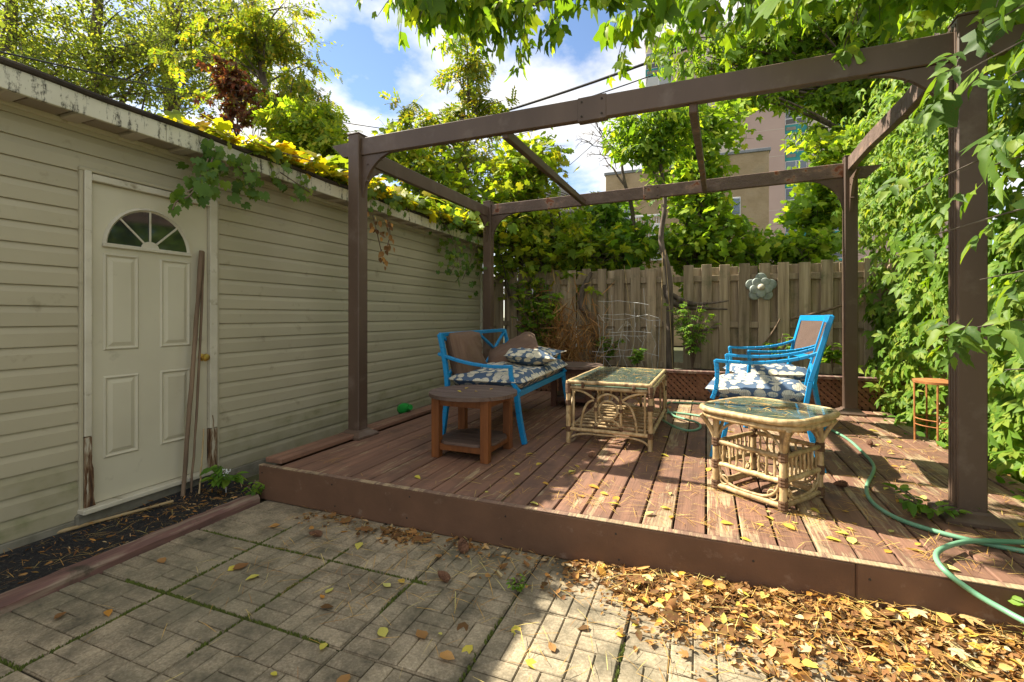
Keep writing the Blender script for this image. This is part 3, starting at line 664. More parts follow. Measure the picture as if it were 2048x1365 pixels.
MB().bar((-.352, -hw, .50), (-.352, hw, .50), .03, .03, .004).build('lower_back_rail', M_blue, lv)
MB().bar((-.350, 0, .50), (-.405, 0, .87), .03, .03, .004, (0, 1, 0)).build('back_muntin', M_blue, lv)
for y0 in (-hw, 0):
    for a, c in (((-.348, y0+.02, .51), (-.402, y0+hw-.02, .866)), ((-.350, y0+hw-.02, .51), (-.404, y0+.02, .866))):
        MB().bar(a, c, .026, .026, .003, (1, 0, 0)).build('cross_bar', M_blue, lv)
LZ = DZ+.425
cushion(.70, 1.60, .145, 12, 22, seed=3).build('seat_cushion', M_shell, smooth=70, loc=(-1.69, 4.40, LZ), rz=.02, label='long navy cushion printed with cream shells on the blue loveseat', cat='cushion')
o = cushion(.52, .52, .17, seed=5).build('back_cushion', M_brown, smooth=70, loc=(-2.06, 3.93, .865), label='square brown cushion standing upright against the loveseat back', cat='cushion'); o.rotation_euler = (R(2), R(76), R(3))
o = cushion(.54, .60, .19, seed=8, pinch=.8).build('throw_pillow', M_shell, smooth=70, loc=(-1.60, 4.50, LZ+.115), label='shell-print pillow lying on the seat cushion under the tilted brown cushion', cat='pillow'); o.rotation_euler = (R(-3), R(4), R(25))
o = cushion(.46, .46, .14, seed=9, pinch=.8).build('throw_pillow', M_shell, smooth=70, loc=(-1.62, 4.95, LZ+.125), label='second shell-print pillow peeping out behind, at the far arm of the loveseat', cat='pillow'); o.rotation_euler = (R(8), R(-2), R(-15))
o = cushion(.56, .56, .13, seed=12).build('back_cushion', M_brown, smooth=70, loc=(-1.80, 4.66, LZ+.195), label='brown cushion lying tilted on top of the shell-print pillows', cat='cushion'); o.matrix_world = Matrix.Translation(o.location) @ Matrix.Rotation(R(-25), 4, Vector((-.365, .93, 0))) @ Matrix.Rotation(R(12), 4, Vector((.93, .365, 0))) @ Matrix.Rotation(R(18), 4, 'Z')
# blue armchairs -------------------------------------------------------
def chair(loc, rz, label, g):
    c = thing('armchair', label, 'chair', loc, rz, g)    # faces local -x
    for s in (-1, 1):
        y = s*.30
        bars(c, 'front_leg', bez((-.27, y, .42), (-.285, y, .2), (-.33, y, 0), 6), .036, .036, M_blue, (0, 1, 0))
        bars(c, 'back_leg', bez((.26, y, .42), (.285, y, .2), (.36, y, 0), 5), .036, .036, M_blue, (0, 1, 0))
        bars(c, 'back_stile', [(.25, y, .38), (.285, y, .60), (.405, y, 1.045)], .032, .042, M_blue, (0, 1, 0))
        bars(c, 'armrest', bez((-.31, y, .715), (.10, y, .685), (.335, y, .795), 10), .034, .024, M_blue)
        bars(c, 'arm_post', bez((-.305, y, .72), (-.275, y, .55), (-.33, y, .43), 8), .030, .026, M_blue, (0, 1, 0))
        MB().bar((-.28, y, .41), (.26, y, .41), .034, .045, .003).build('side_rail', M_blue, c)
    for x in (-.27, .26): MB().bar((x, -.30, .41), (x, .30, .41), .036, .045, .003).build('seat_rail', M_blue, c)
    for k in range(4): MB().bar((-.26, -.21+.14*k, .415), (.25, -.21+.14*k, .415), .05, .006, .001).build('seat_slat', M_blue, c)
    MB().bar((.398, -.30, 1.022), (.398, .30, 1.022), .03, .055, .003).build('top_rail', M_blue, c)
    MB().bar((.303, -.285, .655), (.303, .285, .655), .03, .04, .003).build('lower_back_rail', M_blue, c)
    m = MB(); a = Vector((.310, 0, .675)); b_ = Vector((.392, 0, .996)); ax = (b_-a); n = Vector((ax.z, 0, -ax.x)).normalized()*.005
    m.add([p+Vector((0, s, 0))+q for q in (n, -n) for p, s in ((a, -.284), (a, .284), (b_, .284), (b_, -.284))], [(0, 1, 2, 3), (7, 6, 5, 4), (0, 4, 5, 1), (1, 5, 6, 2), (2, 6, 7, 3), (3, 7, 4, 0)])
    m.build('woven_back', M_wick, c); return c
# armrest fronts were read off the photograph; seats are square on their own axes
th1, th2 = .171, -.213
def chair_at(front_mid, th):      # front_mid: midpoint between the two armrest fronts
    return (front_mid[0]+.31*math.cos(th), front_mid[1]-.31*math.sin(th), DZ)
c1 = chair_at((.165, 4.10), -th1+2*th1); c1 = (.165+.31*math.cos(th1), 4.10-.31*math.sin(th1), DZ)
c2 = (.365+.31*math.cos(th2), 5.22-.31*math.sin(th2), DZ)
GC = 'blue armchairs facing the loveseat'
chair(c1, -th1, 'blue metal armchair with woven back, right behind the small rattan side table', GC)
chair(c2, -th2, 'blue metal armchair with woven back, beyond the other armchair and closer to the fence', GC)
for c_, th, sd, lb in ((c1, th1, 21, 'shell-print seat cushion littered with leaves on the armchair by the small rattan table'), (c2, th2, 22, 'shell-print seat cushion on the armchair closer to the fence')):
    cushion(.66, .57, .135, seed=sd).build('seat_cushion', M_shell, smooth=70, loc=(c_[0]-.06*math.cos(th), c_[1]+.06*math.sin(th), DZ+.432), rz=-th, label=lb, cat='cushion')
# round wooden tables ---------------------------------------------------
M_tw = pmat('dark_table_wood', [(.3, (.075, .046, .034)), (.7, (.15, .098, .074))], 6, (.4, 6, 6), rough=.6, bump=.35, bscale=30, var=.12)
M_tleg = pmat('orange_table_leg', [(.3, (.13, .042, .010)), (.7, (.21, .072, .018))], 6, (5, 5, .4), rough=.5, bump=.15, var=.1)
M_tlegd = pmat('dark_table_leg', [(.3, (.075, .03, .016)), (.7, (.13, .055, .03))], 6, (5, 5, .4), rough=.6, bump=.15, var=.1)
def round_table(loc, rz, label, R0=.335, h=.47, lm=M_tleg):
    t = thing('round_side_table', label, 'table', loc, rz, 'round wooden side tables')
    def slats(r, z, th, n, name, sqr=None):
        w = 2*r/n
        for k in range(n):
            y0, y1 = -r+w*k+.0025, -r+w*(k+1)-.0025; P = []
            ys = [y0+(y1-y0)*q/5 for q in range(6)]
            f = (lambda y: math.sqrt(max(r*r-y*y, 0))) if sqr is None else (lambda y: min(sqr, math.sqrt(max(r*r*1.28-y*y, 0))))
            P = [(f(y), y) for y in ys]+[(-f(y), y) for y in reversed(ys)]
            MB().prism(P, (z-th, z)).build(name, M_tw, t)
    slats(R0, h, .026, 6, 'top_slat'); slats(.225, .125, .02, 5, 'shelf_slat', .235)
    for sx in (-1, 1):
        for sy in (-1, 1): MB().box((sx*.20, sy*.20, (h-.026)/2), (.062, .062, h-.027), .004).build('leg', lm, t)
    for s in (-1, 1):
        MB().bar((-.17, s*.2, h-.058), (.17, s*.2, h-.058), .022, .06, .002).build('apron', lm, t); MB().bar((s*.2, -.17, h-.058), (s*.2, .17, h-.058), .022, .06, .002).build('apron', lm, t)
        MB().bar((-.17, s*.2, .082), (.17, s*.2, .082), .03, .045, .002).build('shelf_rail', lm, t); MB().bar((s*.2, -.17, .082), (s*.2, .17, .082), .03, .045, .002).build('shelf_rail', lm, t)
    MB().bar((-.32, 0, h-.04), (.32, 0, h-.04), .05, .028, .002).build('top_batten', lm, t); return t
round_table((-1.60, 3.27, DZ), -.02, 'round slatted wooden side table with orange legs in front of the loveseat arm')
round_table((-1.37, 5.52, DZ), .05, 'round slatted wooden side table at the fence end of the loveseat', lm=M_tlegd)
# rattan ---------------------------------------------------------------
M_rat = pmat('rattan', [(.22, (.20, .125, .055)), (.45, (.41, .28, .13)), (.7, (.58, .44, .24)), (.85, (.66, .54, .35))], 22, (1.5, 1.5, .7), rough=.55, bump=.6, bscale=45, var=.16, dirt=((.13, .08, .04), 14, .56, .72))
M_wrap = pmat('rattan_binding', [(.3, (.07, .035, .016)), (.7, (.16, .085, .04))], 30, rough=.7, bump=.6, bscale=140)
def cane(par, name, pts, r, n=8, node=True):
    r *= .88
    P = [Vector(p) for p in pts]
    if len(P) == 2:
        k = 9; P = [P[0].lerp(P[1], i/(k-1)) for i in range(k)]; rr = [r*(1+random.gauss(0, .03)) for _ in P]
        if node: rr[3] *= 1.09; rr[6] *= 1.08
        P = [p+Vector((random.gauss(0, .0012), random.gauss(0, .0012), random.gauss(0, .0012))) for p in P]
    else: rr = [r]*len(P)
    return MB().tube(P, rr, n).build(name, M_rat, par, smooth=60)
def wrap(par, c, d, r, L=.05):
    c = Vector(c); d = Vector(d).normalized(); k = 7; pts = [c+d*(L*(i/(k-1)-.5)) for i in range(k)]
    return MB().tube(pts, [r*(1.10+.10*(i % 2)) for i in range(k)], 8).build('binding', M_wrap, par)
# coffee table
cw_, cl_ = .655, 1.14
ct = thing('rattan_coffee_table', 'long rattan coffee table with a littered glass top between the loveseat and armchairs', 'table', (-.655, 4.38, DZ), -.03)
X, Y_, H_ = cw_/2, cl_/2, .50
for sx in (-1, 1):
    for sy in (-1, 1):
        lg = cane(ct, 'leg', [(sx*X, sy*Y_, 0), (sx*X, sy*Y_, H_+.012)], .021)
        cane(ct, 'leg_cane', [(sx*(X-.042), sy*(Y_-.004), .13), (sx*(X-.042), sy*(Y_-.004), H_-.05)], .011); cane(ct, 'leg_cane', [(sx*(X-.004), sy*(Y_-.042), .13), (sx*(X-.004), sy*(Y_-.042), H_-.05)], .011)
        for z in (.115, .33, H_-.03, H_-.07): wrap(lg, (sx*X, sy*Y_, z), (0, 0, 1), .021, .045)
for sy in (-1, 1):
    for z, r, e in ((H_, .019, .0), (H_-.045, .016, .02), (.115, .017, .02)): cane(ct, 'end_rail', [(-X+e, sy*Y_, z), (X-e, sy*Y_, z)], r)
for sx in (-1, 1):
    for z, r, e in ((H_, .019, .0), (H_-.045, .016, .02), (.115, .017, .02)): cane(ct, 'side_rail', [(sx*X, -Y_+e, z), (sx*X, Y_-e, z)], r)
for k in range(9): cane(ct, 'shelf_cane', [(-X+.02, -Y_+.10+.118*k, .128), (X-.02, -Y_+.10+.118*k, .128)], .014)
def arch(y, x0, x1, z0, z1, r=.0115): return cane(ct, 'arch', [((x0+x1)/2+(x0-x1)/2*math.cos(t), y, z0+(z1-z0)*math.sin(t)) for t in [math.pi*k/14 for k in range(15)]], r)
for sy in (-1, 1):
    y = sy*(Y_-.004); 
    cane(ct, 'ring', [(.075*math.cos(t), y, .285+.075*math.sin(t)) for t in [2*math.pi*k/20 for k in range(21)]], .011)
    arch(y, -.105, .105, .30, .415); arch(y, -.10, .10, .125, .215)
    for s in (-1, 1):
        cane(ct, 'baluster', [(s*.10, y, .125), (s*.10, y, .36)], .0115)
        cane(ct, 'side_arch', bez((s*.225, y, .13), (s*.205, y, .37), (s*.10, y, .36), 10), .011); cane(ct, 'side_arch', bez((s*.10, y, .36), (s*.19, y, .44), (s*(X-.03), y, .435), 10), .011)
        for z in (.36, .29, .145): wrap(ct, (s*.10, y, z), (0, 0, 1), .0135, .03)
    cane(ct, 'foot_arc', bez((-X+.01, y, .02), (-X+.03, y, .09), (-.10, y, .085), 8)+bez((.10, y, .085), (X-.03, y, .09), (X-.01, y, .02), 8), .010)
for sx in (-1, 1):
    cane(ct, 'foot_arc', bez((sx*(X-.004), -Y_+.01, .02), (sx*(X-.004), -Y_+.03, .09), (sx*(X-.004), -.2, .088), 8)+bez((sx*(X-.004), .2, .088), (sx*(X-.004), Y_-.03, .09), (sx*(X-.004), Y_-.01, .02), 8), .010)
    for (a, c) in ((-Y_, -.2), (Y_, .2)): cane(ct, 'side_arch', bez((sx*(X-.004), a*.93, .16), (sx*(X-.004), a*.9, .42), (sx*(X-.004), c, .44), 9), .011)
for sx in (-.62, .62):
    for sy in (-1, 1): wrap(ct, (sx*X, sy*Y_, H_-.02), (1, 0, 0), .026, .02)
MB().box((0, 0, H_+.012), (cw_-.032, cl_-.032, .008), .002).build('glass_top', M_glass, ct)
MB().box((0, 0, H_-.028), (cw_-.03, cl_-.03, .006), .001).build('added_under_panel', pmat('pale_added_underlay', [(.3, (.20, .26, .19)), (.7, (.42, .44, .32))], 25, rough=.6), ct)  # pale panel added below the glass so the top reads brighter
# small rattan side table
st = thing('rattan_side_table', 'small square rattan side table with spindle sides and rounded glass top near the deck edge', 'table', (.375, 3.15, DZ), R(-36))
a_, h_ = .198, .49
cor = [(-a_, -a_), (a_, -a_), (a_, a_), (-a_, a_)]
for (x, y) in cor:
    lg = cane(st, 'leg', [(x, y, 0), (x, y, h_-.05)], .021)
    for z in (.035, .16, .29): wrap(lg, (x, y, z), (0, 0, 1), .022, .05)
    for dx_, dy_ in ((-math.copysign(1, x), 0), (0, -math.copysign(1, y))):
        cane(st, 'bracket', bez((x, y, .30), (x+dx_*.02, y+dy_*.02, .38), (x+dx_*.13, y+dy_*.13, .43), 8), .009)
    o2 = Vector((x, y, 0)).normalized(); cane(st, 'flare', bez((x, y, .29), (x+o2.x*.02, y+o2.y*.02, .37), (x+o2.x*.085, y+o2.y*.085, .45), 7), .015)
for k in range(4):
    p, q = Vector((*cor[k], 0)), Vector((*cor[(k+1) % 4], 0)); d = (q-p).normalized()
    for z, r in ((.03, .018), (.16, .017), (.29, .016)): cane(st, 'rail', [p+d*.02+Vector((0, 0, z)), q-d*.02+Vector((0, 0, z))], r)
    for i in range(8): 
        s = p+d*(.047+.0434*i); cane(st, 'spindle', [s+Vector((0, 0, .165)), s+Vector((0, 0, .288))], .0075, 6, False)
    mid = (p+q)/2
    cane(st, 'skirt_arc', bez(p+d*.022+Vector((0, 0, .15)), p+d*.03+Vector((0, 0, .045)), mid-d*.03+Vector((0, 0, .048)), 9)+bez(mid+d*.03+Vector((0, 0, .048)), q-d*.03+Vector((0, 0, .045)), q-d*.022+Vector((0, 0, .15)), 9), .0095)
    for e, sg in ((p, 1), (q, -1)):
        cc_ = e+d*sg*.055+Vector((0, 0, .075)); cane(st, 'scroll', [cc_+d*(.026*math.cos(t))+Vector((0, 0, .026*math.sin(t))) for t in [2*math.pi*i/14 for i in range(15)]], .006, 6)
def rsq(r, k=4.2, n=56):
    out = []
    for i in range(n):
        t = 2*math.pi*i/n; c, s = math.cos(t), math.sin(t); q = (abs(c)**k+abs(s)**k)**(-1/k); out.append((r*q*c, r*q*s))
    return out
for z, r, rr in ((h_, .297, .0185), (h_-.036, .282, .017)):
    P = [Vector((x, y, z)) for x, y in rsq(r)]; P.append(P[0]); MB().tube(P, rr, 9, False).build('top_ring', M_rat, st, smooth=60)
MB().prism(rsq(.284), (h_+.006, h_+.014)).build('glass_top', M_glass, st)
MB().prism(rsq(.276), (h_-.034, h_-.028)).build('added_under_panel', MATS['pale_added_underlay'], st)  # same added pale panel, lightens the glass from beneath
# rusty plant stand ------------------------------------------------------
M_stand = pmat('rusty_orange_metal', [(.3, (.22, .075, .02)), (.6, (.42, .17, .05)), (.8, (.50, .30, .16))], 14, rough=.8, bump=.3)
sb = onz(1880, 915, .12); stn = thing('plant_stand', 'rusty orange round metal plant stand among the creeper by the deck', 'plant stand', sb)
zt_ = 1.28-(762-HY)*((-sb.x*math.sin(YAW)+sb.y*math.cos(YAW)))/FPX-sb.z
MB().lathe([(.02, zt_-.008), (.165, zt_-.012), (.175, zt_-.02), (.178, zt_), (.165, zt_+.002), (.02, zt_)], 28).build('top', M_stand, stn, smooth=40)
for k in range(5):
    t = 2*math.pi*k/5+.5; MB().tube([(.16*math.cos(t), .16*math.sin(t), -.03), (.165*math.cos(t), .165*math.sin(t), zt_-.01)], .007, 6).build('leg', M_stand, stn)
for z in (zt_*.42, zt_*.5): MB().tube([(.16*math.cos(q), .16*math.sin(q), z) for q in [2*math.pi*i/24 for i in range(25)]], .0045, 6).build('hoop', M_stand, stn)
# hose -------------------------------------------------------------------
def hosemat():
    m, nt = new_mat('green_hose'); c = ramp(nt, noise(nt, coords(nt, 'World'), 6, 3), [(.3, (.10, .25, .14)), (.7, (.19, .37, .23))]); finish(nt, c, .42, spec=.5); return m
M_hose = hosemat()
hp = [onz(*p, DZ+.013+e) for (p, e) in (((1345, 805), 0), ((1430, 808), 0), ((1560, 812), 0), ((1640, 850), 0), ((1690, 875), 0), ((1725, 905), 0), ((1748, 935), 0), ((1733, 975), 0), ((1745, 1005), 0), ((1790, 1035), 0), ((1860, 1060), 0), ((1950, 1083), 0), ((2060, 1105), 0))]
hp += [onz(2120, 1112, DZ+.03), onz(2120, 1090, DZ+.03), onz(2020, 1084, DZ+.035), onz(1940, 1083, DZ+.035), onz(1890, 1095, DZ+.04), onz(1872, 1112, DZ+.035), onz(1890, 1142, DZ+.025)]
hp += [ony(1948, 1186, 2.365), ony(2010, 1222, 2.31), ony(2060, 1248, 2.25), ony(2120, 1270, 2.2)]
b0 = hp[0]; MB().tube([p-b0 for p in catmull(hp, 7)], .0108, 10).build('garden_hose', M_hose, smooth=60, loc=b0, label='green garden hose winding along the deck and looping over its edge', cat='hose')
hc = [onz(*p, DZ+.013+e) for p, e in (((1415, 835), 0), ((1370, 828), 0), ((1335, 826), .0), ((1322, 836), .01), ((1345, 852), .02), ((1378, 862), .0), ((1400, 856), .0), ((1395, 846), .0), ((1368, 838), .02), ((1345, 830), .01), ((1330, 812), 0), ((1340, 804), 0))]
b0 = hc[0]; MB().tube([p-b0 for p in catmull(hc, 7)], .0108, 10).build('garden_hose', M_hose, smooth=60, loc=b0, label='small loop of green hose coiled beside the rattan coffee table', cat='hose')
# green plastic bottle by the wall
M_green = pmat('green_plastic', [(.3, (.01, .22, .03)), (.7, (.02, .32, .05))], 6, rough=.3)
q = onz(818, 822, DZ+.045); o = MB().lathe([(.01, -.07), (.04, -.068), (.056, -.05), (.06, 0), (.05, .05), (.028, .075), (.024, .095), (.029, .097), (.029, .115), (.006, .116)], 20, (0, 0, 0), Matrix.Rotation(R(75), 3, 'Y') @ Matrix.Rotation(R(20), 3, 'X')).build('plastic_bottle', M_green, smooth=40, loc=q+Vector((-.06, 0, .02)), label='bright green plastic bottle lying by the garage wall', cat='bottle')
# ================================================================== foliage
def leafmat(name, cols, trans=.42, tcol=(1.7, 1.6, .45), rough=.5):
    cols = [(a, tuple(min(.62, x*1.3) for x in c)) for a, c in cols]; trans = min(.58, trans*1.15)
    m, nt = new_mat(name); ge = nd(nt, 'ShaderNodeNewGeometry'); oi = nd(nt, 'ShaderNodeObjectInfo')
    f = mth(nt, 'FRACT', mth(nt, 'ADD', ge.outputs['Random Per Island'], oi.outputs['Random']))
    f = mth(nt, 'ADD', mth(nt, 'MULTIPLY', f, .72), mth(nt, 'MULTIPLY', noise(nt, coords(nt, 'World'), 1.6, 3), .28))
    c = ramp(nt, f, cols)
    # paler veins / mottling
    c = mixc(nt, ramp(nt, noise(nt, coords(nt), 38, 3), [(.45, (0, 0, 0)), (.75, (.35, .35, .35))]), c, (.17, .18, .03))
    c = mixc(nt, ramp(nt, noise(nt, coords(nt, 'World'), 55, 2), [(.70, (0, 0, 0)), (.74, (.8, .8, .8))]), c, (.11, .065, .02))
    p = nd(nt, 'ShaderNodeBsdfPrincipled'); p.inputs['Roughness'].default_value = rough; p.inputs['Specular IOR Level'].default_value = .22; nt.links.new(c, p.inputs['Base Color'])
    t = nd(nt, 'ShaderNodeBsdfTranslucent'); nt.links.new(mixc(nt, 1., c, tcol, 'MULTIPLY'), t.inputs[0])
    mx = nd(nt, 'ShaderNodeMixShader'); mx.inputs[0].default_value = trans; nt.links.new(p.outputs[0], mx.inputs[1]); nt.links.new(t.outputs[0], mx.inputs[2])
    o = nd(nt, 'ShaderNodeOutputMaterial'); nt.links.new(mx.outputs[0], o.inputs[0]); return m
G1, G2, G3, G4 = (.055, .115, .014), (.10, .19, .020), (.17, .26, .026), (.26, .31, .03)
YE1, OR1, RD1, BR1 = (.42, .33, .025), (.42, .17, .02), (.20, .035, .02), (.17, .085, .035)
L_over = leafmat('boxelder_leaf', [(.15, G1), (.42, G2), (.68, G3), (.86, G4), (.97, (.36, .30, .03))], .5)
L_creep = leafmat('creeper_leaf', [(.12, G1), (.4, G2), (.66, (.14, .22, .028)), (.84, (.22, .27, .04)), (.93, (.33, .31, .05)), (.985, OR1)], .4)
L_near = leafmat('near_leaf', [(.2, (.04, .085, .016)), (.5, (.07, .135, .02)), (.75, (.12, .19, .026)), (.95, (.2, .24, .03))], .38)
L_grape = leafmat('grape_leaf', [(.15, (.07, .12, .018)), (.42, (.15, .20, .02)), (.60, (.27, .26, .018)), (.78, (.36, .30, .016)), (.9, (.36, .17, .02)), (.97, BR1)], .46)
L_grapeg = leafmat('grape_leaf_green', [(.15, (.085, .165, .022)), (.5, (.155, .26, .03)), (.8, (.27, .34, .036)), (.95, (.36, .32, .04))], .45)
L_hangshade = leafmat('grape_leaf_shaded', [(.15, (.04, .09, .02)), (.5, (.075, .145, .028)), (.8, (.13, .195, .035)), (.95, (.25, .24, .04))], .4)  # darker green: shade over the hanging leaves is put into the colour
L_far = leafmat('elm_leaf', [(.15, (.09, .135, .035)), (.5, (.155, .205, .05)), (.8, (.24, .265, .065)), (.95, (.38, .29, .055))], .52)
L_ash = leafmat('ash_leaf', [(.2, (.075, .125, .018)), (.52, (.13, .18, .025)), (.78, (.23, .22, .03)), (.92, (.36, .22, .03)), (.97, OR1)], .5)
L_red = leafmat('red_creeper_leaf', [(.2, (.045, .02, .014)), (.45, (.12, .035, .02)), (.65, (.19, .05, .02)), (.8, (.14, .12, .03)), (.95, (.22, .11, .02))], .35, (1.4, 1.0, .6))
L_bush = leafmat('bush_leaf', [(.15, (.09, .16, .018)), (.45, (.17, .255, .026)), (.74, (.30, .34, .034)), (.9, (.33, .28, .03)), (.97, OR1)], .45)
L_shrub = leafmat('shrub_leaf', [(.15, (.06, .14, .02)), (.5, (.11, .22, .03)), (.85, (.20, .30, .04))], .4)
L_dry = leafmat('dry_leaf', [(.15, (.08, .038, .016)), (.36, (.19, .09, .035)), (.55, (.30, .155, .055)), (.68, (.42, .20, .05)), (.80, (.46, .33, .17)), (.92, (.50, .42, .28))], .2, (1.2, 1.1, .7), .8)
L_fall = leafmat('fallen_leaf', [(.10, (.42, .17, .03)), (.35, (.50, .30, .05)), (.60, (.56, .42, .06)), (.80, (.55, .46, .16)), (.93, (.30, .12, .04)), (.98, (.30, .34, .10))], .2, (1.2, 1.1, .7), .7)
L_needle = leafmat('pine_needle', [(.2, (.26, .12, .035)), (.6, (.48, .28, .07)), (.9, (.60, .42, .15))], .1, (1, 1, 1), .7)
L_straw = leafmat('dry_straw', [(.2, (.22, .10, .03)), (.6, (.38, .19, .07)), (.9, (.45, .30, .13))], .2, (1, 1, 1), .8)
# --- leaf templates: base at origin, tip along +y, unit length
def tpl_blade(w=.3, seg=3, fold=.10, curl=-.12, y0=0., teeth=0, pk=.8):
    v = []; f = []
    ys = [0]+[i/(seg+1) for i in range(1, seg+1)]+[1]
    prof = lambda t: w*math.sin(math.pi*t**pk)**.9*(1-.25*t) if 0 < t < 1 else 0
    v.append((0, 0, 0)); rows = []
    for i, t in enumerate(ys[1:-1]):
        wi = prof(t); z = curl*t*t; e = 1+teeth*(1 if i % 2 else -1); e2 = 1+teeth*(-1 if i % 3 == 0 else 1)
        rows.append(len(v)); v += [(-wi*e, t+(.035 if teeth else 0), z+fold*wi/w+.02*math.sin(t*9)), (0, t, z), (wi*e2, t+(.02 if teeth else 0), z+fold*wi/w-.02*math.sin(t*8))]
    tip = len(v); v.append((0, 1, curl))
    r0 = rows[0]; f += [(0, r0+1, r0), (0, r0+2, r0+1)]
    for a, b in zip(rows[:-1], rows[1:]): f += [(a, a+1, b+1, b), (a+1, a+2, b+2, b+1)]
    a = rows[-1]; f += [(a, a+1, tip), (a+1, a+2, tip)]
    return np.array(v, float), f
def merge(parts):
    V = []; Fc = []
    for (v, f), M3, off in parts:
        b = sum(len(x) for x in V); V.append(v @ np.array(M3).T+np.array(off)); Fc += [tuple(b+i for i in q) for q in f]
    return np.concatenate(V), Fc
def rz3(a, s=1.): c, n = math.cos(a)*s, math.sin(a)*s; return [[c, -n, 0], [n, c, 0], [0, 0, s]]
def tpl_lobed(lobes, base=.0, droop=-.15):
    """outline from (angle deg from tip, radius) pairs for one half; fan around the petiole point"""
    half = lobes; P = [(r*math.sin(R(a)), r*math.cos(R(a))) for a, r in half]
    out = P+[(-x, y) for x, y in reversed(P[1:] if half[0][0] == 0 else P)]
    c = (0, base); v = [(0, 0, .03)]; ymin = min(p[1] for p in out)
    for x, y in out: v.append((x, y, droop*(x*x+max(y, 0)**2)*.7+.05*abs(x)))
    n = len(out); f = [(0, i+1, (i+1) % n+1) for i in range(n)]
    v = np.array(v, float); f = [q[::-1] for q in f]
    return v, f
T_simple = (np.array([(0, 0, 0), (.28, .45, .07), (0, 1, -.05), (-.28, .45, .07)], float), [(0, 1, 2), (0, 2, 3)])
T_ovate = tpl_blade(.30, 3)
T_leaflet = tpl_blade(.235, 7, .10, -.30, teeth=.16, pk=.62)
T_leaflet2 = tpl_blade(.20, 7, .14, -.12, teeth=.22, pk=.58)
T_lobed3 = tpl_lobed([(0, 1.0), (9, .72), (20, .62), (27, .76), (40, .84), (50, .60), (62, .44), (85, .40), (120, .30), (160, .16)], 0, -.25)
T_maple = tpl_lobed([(0, 1.0), (7, .74), (14, .70), (22, .45), (34, .62), (42, .84), (50, .62), (62, .36), (80, .46), (100, .34), (150, .14)], 0, -.2)
T_grape = tpl_lobed([(0, .72), (8, .58), (15, .56), (22, .44), (30, .42), (40, .62), (47, .55), (55, .56), (64, .42), (76, .44), (88, .54), (98, .46), (112, .48), (132, .42), (152, .38), (170, .16)], 0, -.35)
T_box3 = merge([(T_leaflet, rz3(0, .68), (0, .34, 0)), (T_leaflet2, rz3(-.85, .58), (.02, .26, 0)), (T_leaflet, rz3(.9, .54), (-.02, .24, 0)), (tpl_blade(.03, 1, 0, 0), rz3(0, .4), (0, 0, 0))])
T_box3b = (lambda v, f: (np.column_stack([v[:, 0], v[:, 1]-.12*v[:, 0]**2, v[:, 2]-.45*v[:, 1]**2+.25*v[:, 0]*v[:, 1]]), f))(*merge([(T_leaflet2, rz3(.1, .72), (0, .3, 0)), (T_leaflet, rz3(-1.05, .5), (.02, .22, 0)), (T_leaflet2, rz3(.8, .6), (-.02, .2, 0)), (tpl_blade(.03, 1, 0, 0), rz3(0, .4), (0, 0, 0))]))
T_box5 = merge([(T_leaflet, rz3(0, .5), (0, .5, -.05))]+[(T_leaflet, rz3(s*a, .44), (-s*.01, y, 0)) for s in (-1, 1) for a, y in ((.85, .42), (1.1, .18))])
lf4 = tpl_blade(.24, 2, .06, -.18)
T_creep = merge([(lf4, rz3(a, s), (0, 0, 0)) for a, s in ((0, 1), (.75, .9), (-.75, .9), (1.65, .66), (-1.65, .66))])
T_pinn = merge([(T_simple, [[.32, 0, 0], [0, .30, 0], [0, 0, .3]], (0, .72, -.1))]+[(T_simple, (np.array(rz3(s*1.05)) @ np.diag([.32, .32, .32])).tolist(), (0, y, -.1*y)) for s in (-1, 1) for y in (.12, .28, .44, .60)])
T_needle = (np.array([(-.008, 0, 0), (.008, 0, 0), (.010, .5, .03), (-.010, .5, .03), (0, 1, 0)], float), [(0, 1, 2, 3), (3, 2, 4)])
T_curl = (lambda v, f: (np.column_stack([v[:, 0], v[:, 1], .55*v[:, 0]**2*3+.35*(v[:, 1]-.4)**2]), f))(*tpl_blade(.34, 3, .0, 0))
def frames(tip, nrm):
    t = tip/np.linalg.norm(tip, axis=1, keepdims=True); n = nrm-(nrm*t).sum(1, keepdims=True)*t
    n /= np.linalg.norm(n, axis=1, keepdims=True)+1e-9; x = np.cross(t, n); return np.stack([x, t, n], 2)
def cloud_mesh(name, P, tip, nrm, size, tpl, mat):
    tv, tf = tpl; Fm = frames(tip, nrm); N = len(P); k = len(tv)
    jit = 1+.18*rng.standard_normal((N, 1, 1))
    V = np.einsum('nij,kj->nki', Fm, tv)*(size[:, None, None])*np.clip(jit, .6, 1.4)+P[:, None, :]
    V = V.reshape(-1, 3); me = bpy.data.meshes.new(name); me.vertices.add(N*k); me.vertices.foreach_set('co', V.astype(np.float32).ravel())
    ls = np.array([len(f) for f in tf]); li = np.concatenate([np.array(f) for f in tf])
    L = (li[None, :]+(np.arange(N)*k)[:, None]).ravel(); tot = np.tile(ls, N); st = np.concatenate([[0], np.cumsum(tot)[:-1]])
    me.loops.add(len(L)); me.loops.foreach_set('vertex_index', L.astype(np.int32)); me.polygons.add(len(tot)); me.polygons.foreach_set('loop_start', st.astype(np.int32))
    me.update(calc_edges=True); me.validate(); me.polygons.foreach_set('use_smooth', np.ones(len(tot), bool)); me.materials.append(mat); return me
def cloud(name, parent, P, tip, nrm, size, tpl, mat, **kw):
    base = np.array(parent.location) if parent is not None else np.zeros(3)
    return obj(name, cloud_mesh(name, np.asarray(P)-base, np.asarray(tip), np.asarray(nrm), np.asarray(size), tpl, mat), None, parent, **kw)
_lm = {}
